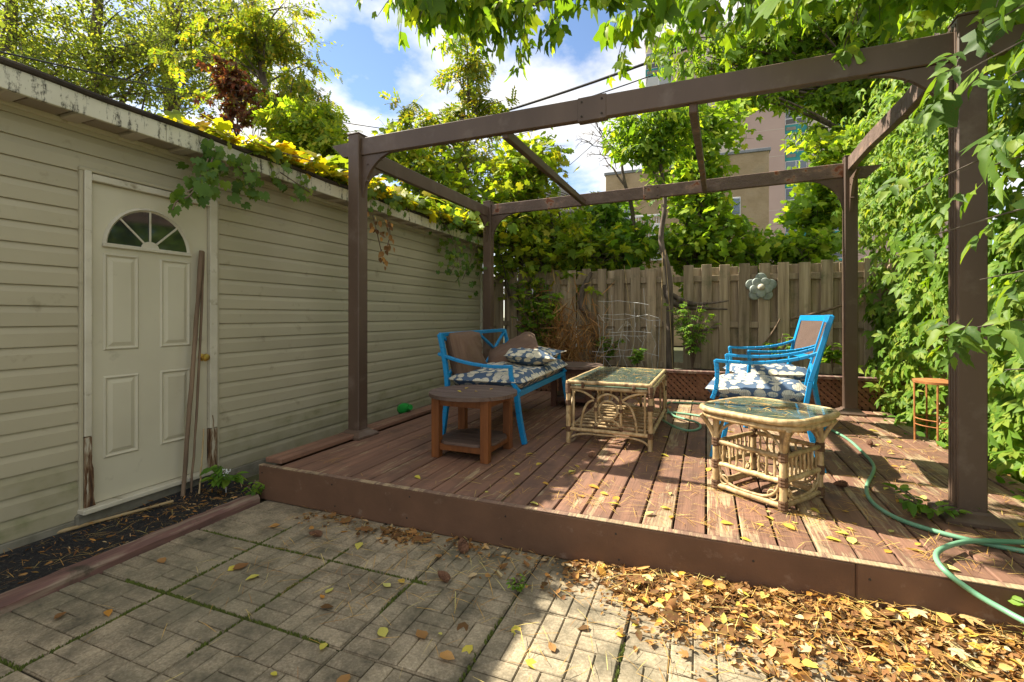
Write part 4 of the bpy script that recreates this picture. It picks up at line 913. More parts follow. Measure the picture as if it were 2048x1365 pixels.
def leaf_objs(parent, P, tip, nrm, size, tpl, mat, name='leaf', n=300):
    """single leaves as parts sharing one mesh; returns nothing"""
    key = (id(tpl), mat.name)
    if key not in _lm:
        me = bpy.data.meshes.new(name); me.from_pydata([tuple(v) for v in tpl[0]], [], [tuple(f) for f in tpl[1]]); me.update()
        me.polygons.foreach_set('use_smooth', [True]*len(me.polygons)); me.materials.append(mat); _lm[key] = me
    Fm = frames(np.asarray(tip, float), np.asarray(nrm, float)); base = np.array(parent.location)
    for i in range(min(n, len(P))):
        o = bpy.data.objects.new(name, _lm[key]); COL.objects.link(o); o.parent = parent
        M4 = Matrix([list(Fm[i, r]*size[i])+[P[i][r]-base[r]] for r in range(3)]+[[0, 0, 0, 1]]); o.matrix_local = M4
def rnd(n, s=1.): return rng.standard_normal((n, 3))*s
def px_of(P):
    P = np.asarray(P); d = -P[:, 0]*math.sin(YAW)+P[:, 1]*math.cos(YAW); l = P[:, 0]*math.cos(YAW)+P[:, 1]*math.sin(YAW)
    return CX+FPX*l/d, HY-FPX*(P[:, 2]-CAMH)/d, d
def split_big(P, tip, nrm, size, n=290):
    """indices of the leaves that show largest in the photograph, and the rest"""
    x, y, d = px_of(P); s = np.where((d > .3) & (x > -20) & (x < 2068) & (y > -20) & (y < 1385), size/np.maximum(d, .3), 0)
    o = np.argsort(-s); return o[:n], o[n:]
def plant_leaves(root, P, tip, nrm, size, tpl, mat, parts=0, name='foliage'):
    P, tip, nrm, size = map(np.asarray, (P, tip, nrm, size))
    if parts:
        a, b = split_big(P, tip, nrm, size, parts); leaf_objs(root, P[a], tip[a], nrm[a], size[a], tpl, mat, n=parts)
        P, tip, nrm, size = P[b], tip[b], nrm[b], size[b]
    if len(P): cloud(name, root, P, tip, nrm, size, tpl, mat, kind='stuff')
def tree(name, label, cat, base, trunk, crown, n_limb, n_twig, n_leaf, lsize, tpl, mat, r0=.12, droop=.5, parts=0, bark=None, group=None, twiglen=.5, spread=.05, up=.35, tw_r=.006):
    """trunk: list of points; crown: list of (centre, radii) ellipsoids reached by limbs; leaves sit along twigs"""
    base = Vector(base); root = thing(name, label, cat, base, 0, group); bark = bark or M_bark
    tb = MB(); k = len(trunk); P = catmull([Vector(p)-base for p in trunk], 4)
    rr = [r0*(1-.75*i/(len(P)-1)) for i in range(len(P))]; tb.tube(P, rr, 9)
    LP, LT = [], []; tot = sum(w for _, _, w in crown)
    for (c, rad, w) in crown:
        c = Vector(c)
        for i in range(max(1, int(n_limb*w/tot))):
            u = Vector(rng.standard_normal(3)).normalized()*(random.random()**.4); e = c+Vector((u.x*rad[0], u.y*rad[1], u.z*rad[2]))
            z = (e-base); j = min(range(len(P)), key=lambda q: (P[q]-z).length+max(0, P[q].z-z.z+.1)*2); s = P[max(1, j-random.randint(0, 3)) if j else 0]
            m = (s+z)/2+Vector((0, 0, .15*(z-s).length*up*2))+Vector(rng.standard_normal(3))*.05*(z-s).length
            Q = bez(s, m, z, 7); L = (z-s).length; ra = min(rr[j]*.6, .008+.012*L); tb.tube(Q, [ra*(1-.8*q/6)+.002 for q in range(7)], 5, False)
            for t in range(n_twig):
                q = Q[random.choice((2, 3, 4, 5, 6, 6))]; dv = Vector(rng.standard_normal(3)); dv.z = abs(dv.z)*up-.1; dv = (dv.normalized()+(z-s).normalized()*.5).normalized()
                tl = twiglen*random.uniform(.5, 1.2); T = bez(q, q+dv*tl*.6, q+dv*tl+Vector((0, 0, -droop*tl*.5)), 5)
                tb.tube(T, [tw_r, tw_r*.8, tw_r*.6, tw_r*.5, tw_r*.3], 3, False)
                for l in range(n_leaf):
                    f = .15+.85*(l+random.random())/n_leaf; i0 = min(3, int(f*4)); pt = T[i0].lerp(T[i0+1], f*4-i0)+Vector(rng.standard_normal(3))*spread
                    LP.append(pt+base); LT.append((T[i0+1]-T[i0]).normalized())
    tb.build('trunk', bark, root, smooth=60)
    LP = np.array(LP); LT = np.array(LT); N = len(LP)
    tip = LT*.6+rnd(N, .55)+np.array([0, 0, -droop]); nrm = rnd(N, .55)+np.array([0, 0, 1.])
    size = lsize*(1+.25*rng.standard_normal(N)).clip(.5, 1.6)
    plant_leaves(root, LP, tip, nrm, size, tpl, mat, parts, 'crown'); return root
def ell(px, py, d, rx, ry, rz=None, w=1.): return (atd(px, py, d), (rx, ry, rz or rx), w)
# --- tall elms behind the garage
for i, (tx, d, cr, lab) in enumerate((
    (195, 15.5, [ell(200, 40, 15.5, 3.2, 2.2, 2.8, 1.3), ell(120, 130, 15, 2.2, 2, 1.5), ell(290, 150, 15.2, 2.0, 2, 1.7)], 'tall dark-trunked elm rising behind the garage roof'),
    (22, 13.5, [ell(20, 60, 13.5, 1.8, 1.8, 2.4), ell(90, 170, 13.5, 1.2, 1.2, 1.0, .6)], 'elm with a leaning trunk beyond the roof above the garage door side'),
    (338, 17.5, [ell(350, 20, 17.5, 3.0, 2, 2.4), ell(430, 120, 17.2, 2.0, 2, 2.4), ell(520, 60, 17.5, 1.8, 2, 2.0)], 'lighter elm with a forked trunk behind the yellow ash'))):
    g0 = atd(tx, 500, d); g0.z = 0
    tree('elm_tree', lab, 'tree', g0, [g0, atd(tx+6, 260, d), atd(tx-5, 120, d), atd(tx+2, 0, d), atd(tx, -90, d)], cr, 54 if i != 1 else 32, 11, 20, .125, T_simple, L_far, .30, .45, twiglen=1.25, spread=.13, tw_r=.010)
# --- yellowing ash with red creeper behind the garage
g0 = atd(560, 420, 10.5); g0.z = 0
tree('ash_tree', 'yellowing ash tree with drooping narrow leaflets behind the garage', 'tree', g0, [g0, atd(540, 260, 10.5), atd(520, 120, 10.5), atd(500, -20, 10.5)],
     [ell(600, 200, 10.2, .75, .8, .95, 1.2), ell(540, 70, 10.4, 1.25, .9, .8, 1.3), ell(420, 110, 10.5, .8, .8, .8, .6), ell(630, 275, 9.8, .45, .6, .4, .7)], 50, 8, 6, .24, T_pinn, L_ash, .10, .7, twiglen=.55, spread=.04)
g0 = atd(655, 420, 9.6); g0.z = 0
tree('ash_tree', 'green bushy ash standing beside the yellowing ash, ending at the open sky', 'tree', g0, [g0, atd(630, 300, 9.6), atd(610, 240, 9.6)], [ell(605, 240, 9.6, .62, .6, .55), ell(640, 290, 9.4, .38, .5, .4)], 40, 9, 6, .26, T_pinn, L_bush, .07, .7, twiglen=.45, spread=.04)
g0 = atd(470, 400, 9.6); g0.z = 0
tree('red_creeper', 'red autumn creeper hanging in the ash above the garage roof', 'creeper', g0, [g0, atd(475, 280, 9.6), atd(470, 160, 9.6)], [ell(472, 215, 9.6, .62, .5, .72), ell(455, 150, 9.6, .4, .3, .3, .5)], 24, 6, 6, .10, T_creep, L_red, .03, .8, twiglen=.35, spread=.03)
# bare twiggy branches at the sky
g0 = atd(700, 60, 9.0)
# --- slim sapling in the middle
g0 = atd(928, 520, 9.4); g0.z = 0
tree('sapling', 'slim tall ash sapling with tan-edged leaves seen through the pergola', 'tree', g0, [g0, atd(925, 400, 9.4), atd(936, 240, 9.4), atd(934, 60, 9.4)],
     [ell(930, 130, 9.4, .42, .4, .55), ell(880, 240, 9.3, .55, .5, .40, .8), ell(975, 215, 9.4, .50, .4, .40, .8), ell(820, 250, 9.2, .45, .4, .25, .5), ell(925, 330, 9.3, .75, .5, .5, 1.1)], 40, 5, 6, .25, T_pinn, L_ash, .05, .7, twiglen=.42, spread=.03)
# --- shrubs over the back corner of the garage and fence
for (px_, py_, d, cr, lab, mat, tp, ls, nl) in (
    (870, 520, 8.6, [ell(850, 345, 8.6, .75, .6, .40), ell(800, 320, 8.6, .4, .4, .3, .5), ell(930, 400, 8.4, .55, .5, .45)], 'rounded green shrub rising behind the garage corner', L_bush, T_lobed3, .10, 60),
    (1040, 540, 8.2, [ell(1045, 360, 8.2, .42, .4, .55), ell(1010, 450, 8.0, .45, .4, .5), ell(1070, 330, 8.2, .3, .3, .3, .5)], 'dense grape-smothered shrub between the sapling and the white house', L_bush, T_grape, .11, 80),
    (1120, 560, 8.1, [ell(1110, 480, 8.1, .55, .3, .45), ell(1190, 520, 8.0, .5, .3, .35), ell(1060, 500, 8.0, .4, .3, .4)], 'yellow-green maple scrub leaning over the fence top', L_bush, T_maple, .12, 84),
    (1215, 560, 8.6, [ell(1220, 450, 8.5, .38, .3, .45), ell(1250, 510, 8.2, .45, .3, .3)], 'young green maple below the bare lilac', L_shrub, T_maple, .12, 56)):
    g0 = atd(px_, py_, d); g0.z = 0
    tree('shrub', lab, 'shrub', g0, [g0, atd(px_, 470, d), atd(px_-5, 400, d)], [(c, tuple(q*1.15 for q in rr), w) for c, rr, w in cr], nl, 5, 7, ls, tp, mat, .035, .4, twiglen=.62, spread=.06, up=.6)
g0 = atd(1180, 560, 9.2); g0.z = 0
tree('maple_scrub', 'airy yellow-green maple scrub between the white house and the bare lilac', 'shrub', g0, [g0, atd(1165, 450, 9.2), atd(1150, 380, 9.2)], [ell(1120, 450, 9.2, .7, .5, .35), ell(1190, 490, 9.0, .55, .5, .3), ell(1010, 400, 9.2, .5, .5, .6, .8)], 40, 5, 6, .13, T_maple, L_bush, .04, .5, twiglen=.7, spread=.08, up=.6)
# --- bare lilac and live trunk by the fence
def bare(name, label, base, pts, r0, seeds, L):
    base = Vector(base); root = thing(name, label, 'tree', base); tb = MB(); P = catmull([Vector(p)-base for p in pts], 5); tb.tube(P, [r0*(1-.7*i/(len(P)-1)) for i in range(len(P))], 8)
    def br(p, d, l, r, n):
        q = p+d*l; m = p.lerp(q, .5)+Vector(rng.standard_normal(3))*l*.10; tb.tube(bez(p, m, q, 5), [r, r*.9, r*.8, r*.7, r*.6], 5, False)
        if n:
            for _ in range(random.choice((2, 2, 3))):
                e = (d+Vector(rng.standard_normal(3))*.55+Vector((0, 0, .15))).normalized(); br(q if random.random() < .6 else m, e, l*random.uniform(.5, .85), r*.62, n-1)
    for f, n in seeds:
        p = P[int(f*(len(P)-1))]; d = Vector(rng.standard_normal(3)); d.z = abs(d.z)+.5; br(p, d.normalized(), L, r0*.4, n)
    tb.build('trunk', M_bark, root, smooth=60)
g0 = atd(1270, 560, 8.3); g0.z = 0
bare('bare_lilac', 'leafless dark lilac with spiky twigs in front of the tan building', g0, [g0, atd(1268, 460, 8.3), atd(1248, 360, 8.3), atd(1240, 300, 8.3)], .05, [(.8, 4), (.9, 4), (1, 4), (1, 4), (.65, 3)], .42)
g0 = Vector(ony(1340, 700, 7.1)); g0.z = .45
lt = tree('lilac_tree', 'grey-trunked small tree growing in the bed before the fence, leafy at its top', 'tree', g0, [g0, ony(1338, 560, 7.15), ony(1322, 480, 7.2), ony(1330, 400, 7.2), ony(1315, 300, 7.2), ony(1300, 230, 7.2)],
     [(ony(1300, 270, 7.2), (.35, .3, .35), 1), (ony(1330, 240, 7.2), (.4, .3, .25), .7)], 26, 6, 7, .15, T_box3, L_over, .055, .7, twiglen=.5, spread=.04)
# --- big vine-smothered tree behind the fence
g0 = atd(1430, 560, 8.1); g0.z = 0
tree('vine_clad_tree', 'tree smothered in grape vine behind the fence, before the tan building', 'tree', g0, [g0, atd(1420, 420, 8.1), atd(1400, 280, 8.1), atd(1390, 200, 8.1)],
     [ell(1395, 260, 8.1, .42, .4, .4, 1.1), ell(1385, 370, 8.0, .42, .4, .5, 1.2), ell(1405, 470, 7.9, .42, .4, .4, 1.1), ell(1380, 500, 7.9, .45, .3, .3, .7)], 105, 6, 8, .11, T_grape, L_grapeg, .07, .5, twiglen=.62, spread=.07, up=.6)
g0 = atd(1640, 560, 8.0); g0.z = 0
tree('grape_bush', 'grape vine mounded along the fence top below the high-rise', 'vine', g0, [g0, atd(1630, 480, 8.0), atd(1620, 420, 8.0)],
     [ell(1570, 508, 7.9, .5, .3, .12, .9), ell(1650, 450, 7.9, .30, .3, .5, 1.1), ell(1670, 330, 7.9, .25, .3, .5, .8), ell(1500, 515, 7.8, .4, .25, .10, .6)], 90, 6, 8, .115, T_grape, L_grapeg, .04, .4, twiglen=.55, spread=.06, up=.6)
# --- grape vine on the garage roof edge
gx = WX+.22
gv = thing('grape_vine', 'yellow-green grape vine sprawling over the garage roof edge and hanging down', 'vine', (gx, 4.0, ZT+.12))
P, Tp, Nr = [], [], []
def roofz(x): return ZT+.118+(gx-x)*.115
for k in range(2300):
    y = 2.05+5.3*random.random()**.9; x = gx+.06-abs(random.gauss(0, .35)); dens = min(1, .15+(y-2.0)*.75)
    if random.random() > dens: continue
    hgt = .02+abs(random.gauss(0, .10))*min(1, .4+(y-2)*.3); P.append((x, y, roofz(x)+hgt)); Tp.append((random.gauss(.25, .6), random.gauss(0, .6), random.gauss(-.1, .4))); Nr.append((random.gauss(.1, .4), random.gauss(-.2, .4), 1))
stems = MB()
cl = Vector((gx, 4.0, ZT+.12))
for s_ in range(16):
    y = 2.2+.33*s_; pts = [Vector((gx-.5*random.random(), y, roofz(gx)+.06))-cl]
    for q in range(5): pts.append(pts[-1]+Vector((random.uniform(-.1, .14), random.uniform(.05, .3), random.uniform(-.02, .03))))
    stems.tube(catmull(pts, 3), .005, 5)
plant_leaves(gv, P, Tp, Nr, np.array([random.uniform(.09, .15) for _ in P]), T_grape, L_grape, 160)
def hang(pts, n, ls, mat, tpl, jit=.06, tip=(.1, 0, -1)):
    C = catmull(pts, 6); stems.tube([c-cl for c in C], [.005]*len(C), 5); out = []
    for k in range(n):
        c = C[random.randrange(len(C))]; out.append(c+Vector(rng.standard_normal(3))*jit)
    N = len(out); return np.array(out), np.array(tip)+rnd(N, .45), rnd(N, .5)+np.array([.8, -.5, .4]), ls*(1+.2*rng.standard_normal(N)).clip(.6, 1.4)
hx = gx+.05
H1 = [hang([onx(px_, py_, hx+e) for (px_, py_, e) in path], int(n*1.7), .072, L_grapeg, T_grape, j) for path, n, j in (
    (((430, 300, 0), (420, 330, .05), (400, 365, .08), (375, 385, .08)), 34, .06), (((480, 320, 0), (490, 355, .04), (500, 370, .05)), 20, .06), (((420, 310, 0), (385, 385, .1), (355, 402, .12), (345, 420, .12)), 6, .02),
    (((560, 345, 0), (590, 365, .03), (620, 385, .04)), 16, .05), (((770, 370, 0), (790, 400, .05), (780, 420, .08)), 14, .06), (((880, 430, 0), (905, 480, .06), (915, 520, .10), (900, 545, .1)), 46, .10), (((960, 440, 0), (950, 500, .1), (925, 560, .1)), 34, .12), (((730, 360, 0), (745, 390, .04), (750, 400, .05)), 12, .05))]
A = [np.concatenate([h[i] for h in H1]) for i in range(4)]
plant_leaves(gv, A[0], A[1], A[2], A[3], T_grape, L_hangshade, 120, 'hanging_leaves')
D1 = [hang([onx(*p, hx+.2) for p in path], 20, .062, L_dry, T_curl, .025) for path in (((745, 430), (755, 470), (768, 528)), ((775, 440), (780, 470), (772, 500)))]
A = [np.concatenate([h[i] for h in D1]) for i in range(4)]
plant_leaves(gv, A[0], A[1], A[2], A[3], T_curl, L_dry, 20, 'dried_leaves')
stems.build('stem', M_twig, gv, smooth=60)
# vine continuing over the back corner of the garage
P = []
for k in range(420):
    y = random.uniform(5.6, 7.6); P.append((gx-.3+random.gauss(0, .3), y, ZT+.12+abs(random.gauss(0, .16))))
cloud('corner_leaves', gv, P, rnd(len(P), .6)+np.array([.3, -.2, -.4]), rnd(len(P), .4)+np.array([.3, -.3, 1]), np.full(len(P), .15), T_grape, L_grapeg, kind='stuff')
# --- creeper wall on the side fence
cw0 = thing('creeper_hedge', 'thick wall of five-leaved green creeper covering the side fence', 'creeper', (2.2, 5.2, .05))
def creeper(n, y0, y1, z0, z1, xoff, depth):
    P, Tp, Nr = [], [], []
    for k in range(n):
        y = random.uniform(y0, y1); z = z0+(z1-z0)*random.random()
        lump = .16*math.sin(y*3.1+z*1.7)+.12*math.sin(z*4.3-y*2.2)+.07*math.sin(y*9+z*7)
        bulge = .25*max(0, 1-z/.9)+lump*.55
        if random.random() < .20+.55*max(0, math.sin(y*5.1+z*3.3)*math.sin(z*5.7-y*1.9)): continue
        x = 2.24-xoff-bulge*.8-abs(random.gauss(0, depth)); P.append((x, y, z+.06)); Tp.append((-.45+random.gauss(0, .3), -.25+random.gauss(0, .35), -.85+random.gauss(0, .3))); Nr.append((-.9+random.gauss(0, .3), -.15+random.gauss(0, .35), .55+random.gauss(0, .3)))
    return P, Tp, Nr
P, Tp, Nr = creeper(6400, 1.7, 7.4, 0, 3.0, .06, .09)
P2, Tp2, Nr2 = creeper(4600, 1.6, 7.6, 2.3, 3.9, .0, .16)
sz = np.array([random.uniform(.075, .15) for _ in P]); 
plant_leaves(cw0, P, Tp, Nr, sz, T_creep, L_creep, 150)
cloud('upper_foliage', cw0, P2, Tp2, Nr2, np.array([random.uniform(.09, .16) for _ in P2]), T_box3, L_creep, kind='stuff')
# ivy spilling along the ground beside the deck
P = []
for k in range(900):
    y = 2.0+4.4*random.random(); x = 1.72+abs(random.gauss(0, .28)); P.append((x, y, .10+abs(random.gauss(0, .08))+.1*max(0, x-1.8)))
iv = thing('ground_ivy', 'leafy ivy spilling over the ground at the side of the deck', 'ivy', (1.9, 3.5, .05))
plant_leaves(iv, P, rnd(len(P), .6)+np.array([-.3, -.2, 0]), rnd(len(P), .35)+np.array([-.2, -.2, 1]), np.array([random.uniform(.05, .10) for _ in P]), T_ovate, L_shrub, 100)
def sprig(label, base, n, h, w, ls, tpl, mat, cat='plant', parts=60):
    base = Vector(base); r = thing('leafy_plant', label, cat, base); b = MB(); P, Tp = [], []
    for k in range(n):
        a = random.uniform(0, 6.283); e = Vector((math.cos(a)*w*random.uniform(.3, 1), math.sin(a)*w*random.uniform(.3, 1), h*random.uniform(.6, 1))); Q = bez((0, 0, 0), (e.x*.2, e.y*.2, e.z*.75), e, 6); b.tube(Q, .004, 4)
        for q in range(7):
            t = random.uniform(.3, 1); i0 = min(4, int(t*5)); P.append(Q[i0].lerp(Q[i0+1], t*5-i0)+base); Tp.append((math.cos(a+random.gauss(0, .9)), math.sin(a+random.gauss(0, .9)), random.uniform(-.5, .3)))
    b.build('stem', M_twig, r); plant_leaves(r, P, np.array(Tp), rnd(len(P), .35)+np.array([0, 0, 1.]), np.array([ls*random.uniform(.6, 1.2) for _ in P]), tpl, mat, parts); return r
sprig('bright green leafy shrub in the bed before the fence, below the driftwood', ony(1385, 735, 7.0)+Vector((0, 0, -.05)), 30, 1.0, .34, .12, T_box5, L_shrub, 'shrub')
sprig('low green seedling at the foot of the wire cage', ony(1275, 740, 6.75), 6, .30, .10, .10, T_maple, L_shrub, parts=20)
sprig('dark maple seedling climbing the fence by the back-corner post', ony(1100, 720, 7.2)+Vector((0, 0, -.05)), 18, 1.25, .28, .13, T_maple, L_shrub)
sprig('small leafy weed at the fence base behind the armchairs', ony(1560, 735, 7.1), 9, .45, .22, .10, T_box3, L_shrub, parts=30)
sprig('pale upright plant in the bed beside the back post', ony(1665, 745, 6.8), 7, .42, .14, .16, T_ovate, L_creep, parts=30)
sprig('leafy sprig pushing up by the back post below the cap board', onz(1650, 815, .2)+Vector((0, .05, 0)), 8, .35, .16, .09, T_ovate, L_creep, parts=30)
sprig('flowering weed with heart leaves by the garage wall at the deck corner', onz(452, 985, .02), 8, .22, .15, .09, T_ovate, L_shrub, parts=30)
sprig('small weed at the deck corner beside the timber edging', onz(508, 1003, .0), 6, .16, .08, .05, T_ovate, L_shrub, parts=20)
sprig('tiny tufted weed growing in a patio joint before the leaf pile', onz(1035, 1185, .0), 22, .07, .045, .022, T_ovate, L_shrub, parts=40)
sprig('clump of creeper leaves over the deck end by the coiled hose', Vector((1.32, 2.32, .02)), 16, .24, .26, .07, T_ovate, L_shrub, parts=60)
sprig('creeper sprig on the deck at the foot of the front post', Vector((1.10, 3.12, DZ)), 8, .10, .22, .075, T_ovate, L_shrub, parts=40)
sprig('leafy vine strands climbing the fence above the dry stems', ony(1060, 700, 7.3)+Vector((0, 0, -.1)), 24, 1.5, .35, .11, T_grape, L_shrub)
sprig('green seedlings at the fence foot behind the coffee table', ony(1215, 735, 7.2), 10, .5, .25, .09, T_maple, L_shrub, parts=40)
sprig('dark leafy ivy clump in the fence corner behind the loveseat', Vector((-2.35, 7.05, .45)), 26, 1.2, .4, .13, T_grape, L_grapeg)
M_flower = pmat('white_flower', [(.3, (.7, .7, .66)), (.7, (.8, .8, .78))], 20)
fw = onz(452, 950, .16); b = MB()
for k in range(26):
    q = Vector((random.gauss(0, .014), random.gauss(0, .014), random.gauss(.02, .012))); b.lathe([(.001, -.004), (.005, 0), (.001, .004)], 6, q)
b.tube([(0, 0, -.15), (0, 0, .02)], .002, 4)
b.build('flower_head', M_flower, loc=fw, label='small white flower head among weeds by the garage wall', cat='flower')
# dry brown stems against the fence
db = ony(1110, 740, 7.1); dp = thing('dried_plant', 'tangle of dry brown stems against the fence behind the loveseat', 'dead plant', db)
P = [(db.x+random.gauss(.08, .28), 7.15+random.gauss(0, .1), .5+abs(random.gauss(0, .45))) for _ in range(1100)]
cloud('stem', dp, P, rnd(len(P), .6)+np.array([0, 0, .6]), rnd(len(P), 1), np.array([random.uniform(.12, .34) for _ in P]), (T_needle[0]*np.array([2.6, 1, 1]), T_needle[1]), L_straw, kind='stuff')
P = [np.array(ony(1185+random.gauss(0, 9), 655+random.gauss(0, 26), 7.25)) for _ in range(260)]
cloud('stem', dp, P, rnd(len(P), .4)+np.array([0, 0, -.9]), rnd(len(P), 1), np.array([random.uniform(.1, .25) for _ in P]), T_needle, L_straw, kind='stuff')
# --- boxelder arching over the pergola from the side
bx0 = Vector((3.0, 4.6, 0))
bo = thing('boxelder_tree', 'overhanging boxelder whose backlit leaves hang over the pergola', 'tree', bx0)
tb = MB(); LP, LT = [], []
limbs = []
def limbpath(pts, r): 
    C = catmull([Vector(p)-bx0 for p in pts], 5); tb.tube(C, [r*(1-.75*i/(len(C)-1)) for i in range(len(C))], 7, False); return [c+bx0 for c in C]
tb.tube([Vector((0, 0, 0)), Vector((-.05, 0, 1.5)), Vector((-.1, -.1, 3.2)), Vector((-.2, -.2, 4.6))], [.16, .14, .11, .07], 10)
L_ = [limbpath(p, r) for p, r in (
    (((2.9, 4.5, 3.2), (2.1, 4.0, 3.75), (1.1, 3.7, 3.75), (.1, 3.5, 3.65), (-1.0, 3.35, 3.62), (-1.8, 3.1, 3.85), (-2.4, 2.95, 4.0)), .05),
    (((2.85, 4.5, 3.4), (1.9, 4.3, 4.1), (.8, 4.3, 4.1), (-.4, 4.2, 3.95)), .05),
    (((2.9, 4.4, 3.0), (2.2, 3.2, 3.25), (1.5, 2.9, 3.2), (.5, 2.75, 3.12)), .04),
    (((2.9, 4.5, 2.8), (2.6, 3.9, 3.3), (2.2, 3.6, 3.3), (1.6, 3.6, 3.25)), .04))]
def over(path, ntw, nl, tl, lo=0., drp=.75, side=.55):
    for t in range(ntw):
        f = lo+(1-lo)*random.random(); i = int(f*(len(path)-1)); q = path[i]; dv = Vector((random.gauss(-.25, side), random.gauss(0, side), random.gauss(-.10, .30))).normalized(); L = tl*random.uniform(.5, 1.2)
        T = bez(q, q+dv*L*.6+Vector((0, 0, .05)), q+dv*L+Vector((0, 0, -drp*L*.6)), 6); ex, ey, ed = px_of(np.array([T[-1]]))
        if ex[0] < 1000 and (ey[0] > 40+(ex[0]-680)*.36 or ex[0] < 690): continue
        tb.tube([p-bx0 for p in T], [.006, .005, .004, .003, .003, .002], 4, False)
        for l in range(nl):
            u = .2+.8*(l+random.random())/nl; j = min(4, int(u*5)); LP.append(T[j].lerp(T[j+1], u*5-j)+Vector(rng.standard_normal(3))*.03); LT.append((T[j+1]-T[j]).normalized())
over(L_[0], 125, 9, .5, .12); over(L_[1], 90, 9, .6, .12); over(L_[2], 70, 8, .42, .1); over(L_[3], 50, 8, .45, .2)
tb.build('trunk', M_bark, bo, smooth=60)
LP = np.array(LP); N = len(LP); 
LTn = np.array(LT)*.5+rnd(N, .35)+np.array([-.1, -.1, -.95]); Nn = rnd(N, .55)+np.array([-.5, -.5, .55]); sz = .15*(1+.25*rng.standard_normal(N)).clip(.55, 1.5)
x_, y_, d_ = px_of(LP)
keep = ~((y_ > 250) & (x_ > 1180) & (x_ < 1640) & (rng.random(N) < .55)) & ~((x_ < 1000) & (y_ > 55+(x_-680)*.36)) & (x_ > 672) & (d_ > 1.6)
half = rng.random(N) < .5
for msk, tp, nm, npt in ((keep & half, T_box3, 'leaves', 150), (keep & ~half, T_lobed3, 'lobed_leaves', 145)):
    plant_leaves(bo, LP[msk], LTn[msk], Nn[msk], sz[msk]*(1 if tp is T_box3 else .82), tp, L_over, npt, nm)
g0 = atd(1820, 540, 9.5); g0.z = 0
tree('boxelder_tree', 'second boxelder beyond the fences, its leafy crown before the tower', 'tree', g0, [g0, atd(1810, 380, 9.3), atd(1760, 200, 9.0), atd(1700, 0, 9.0)],
     [ell(1560, 60, 9.0, 1.1, .8, .7, 1.5), ell(1510, 190, 8.9, .45, .4, .4, .5), ell(1750, 60, 8.8, 1.1, .8, .9, 1.4), ell(1830, 230, 8.6, .9, .6, .8, 1.2), ell(1700, 210, 8.8, .5, .5, .6, .6), ell(1420, 90, 9.2, .7, .6, .5, .7), ell(1790, 330, 8.3, .6, .5, .5, .8), ell(1960, 150, 8.5, 1.0, .6, 1.2, 1.2)], 160, 8, 8, .18, T_box3, L_over, .14, .8, twiglen=.55, spread=.06)
# --- near sprays of large leaves before the front post
nb0 = Vector((2.25, 2.3, .05)); ns = thing('maple_sapling', 'large-leaved young maple leaning in before the front post', 'tree', nb0)
tb = MB(); LP, LT, SZ = [], [], []
tb.tube([Vector((0, 0, 0)), Vector((-.05, -.05, .9)), Vector((-.1, -.1, 1.8)), Vector((-.15, -.1, 2.7))], [.035, .03, .022, .012], 8)
for (a, c, n, ls) in ((Vector((2.12, 2.2, 2.2)), atd(1830, 380, 1.75), 22, .19), (Vector((2.14, 2.2, 1.8)), atd(1870, 470, 1.7), 20, .19), (Vector((2.1, 2.2, 2.6)), atd(1850, 190, 1.9), 24, .19), (Vector((2.15, 2.25, 1.3)), atd(1925, 660, 1.75), 22, .17),
                      (Vector((2.18, 2.2, 1.5)), atd(1960, 560, 1.75), 11, .2), (Vector((2.1, 2.2, 2.7)), atd(1960, 60, 1.9), 24, .19), (Vector((2.15, 2.2, 2.0)), atd(1990, 330, 1.55), 20, .19), (Vector((2.2, 2.2, 1.0)), atd(2010, 740, 1.8), 9, .17), (Vector((2.1, 2.2, 2.5)), atd(1990, 170, 1.7), 12, .2)):
    Q = bez(a, a.lerp(c, .5)+Vector((0, 0, .12)), c, 8); tb.tube([p-nb0 for p in Q], [.009, .008, .007, .006, .005, .004, .003, .002], 5, False)
    for k in range(n):
        u = .35+.65*random.random(); j = min(6, int(u*7)); LP.append(Q[j].lerp(Q[j+1], u*7-j)+Vector(rng.standard_normal(3))*.04); LT.append((Q[7]-Q[0]).normalized()); SZ.append(ls*random.uniform(.7, 1.1))
tb.build('trunk', M_bark, ns, smooth=60)
LP = np.array(LP); N = len(LP)
TIP = np.array(LT)*.6+rnd(N, .35)+np.array([-.1, -.1, -.65]); NRM = rnd(N, .45)+np.array([-.6, -.35, .55]); SZ = np.array(SZ)
for k_, tp in enumerate((T_box3, T_box3b, T_lobed3, T_box5)): leaf_objs(ns, LP[k_::4], TIP[k_::4], NRM[k_::4], SZ[k_::4]*(.88, .9, .7, 1.0)[k_], tp, L_near)
# ================================================================== buildings behind
M_pink = pmat('pink_concrete', [(.3, (.42, .30, .26)), (.7, (.50, .37, .32))], .25, rough=.9, bump=.1, var=0, mode='World')
M_pale = pmat('pale_concrete', [(.3, (.50, .43, .36)), (.7, (.57, .50, .42))], .25, rough=.9, bump=.1, var=0, mode='World')
M_teal = pmat('teal_panel', [(.3, (.02, .20, .20)), (.7, (.03, .26, .25))], 1, rough=.5, var=.05)
M_tan = pmat('tan_stucco', [(.3, (.27, .20, .11)), (.55, (.36, .27, .16)), (.8, (.42, .33, .21))], 1.6, rough=.95, bump=.8, bscale=12, var=0, mode='World', bdist=.02, dirt=((.20, .16, .10), .8, .55, .8))
M_wh = pmat('white_wall', [(.3, (.60, .60, .60)), (.7, (.68, .68, .68))], 2, rough=.7, var=.03)
M_grey = pmat('grey_metal', [(.3, (.16, .17, .18)), (.7, (.24, .25, .26))], 4, rough=.5)
M_vent = pmat('vent_grille', [(.3, (.20, .17, .14)), (.7, (.28, .24, .20))], 4, rough=.7)
TY = 58.
def tx(px, y=TY): return ony(px, HY, y).x
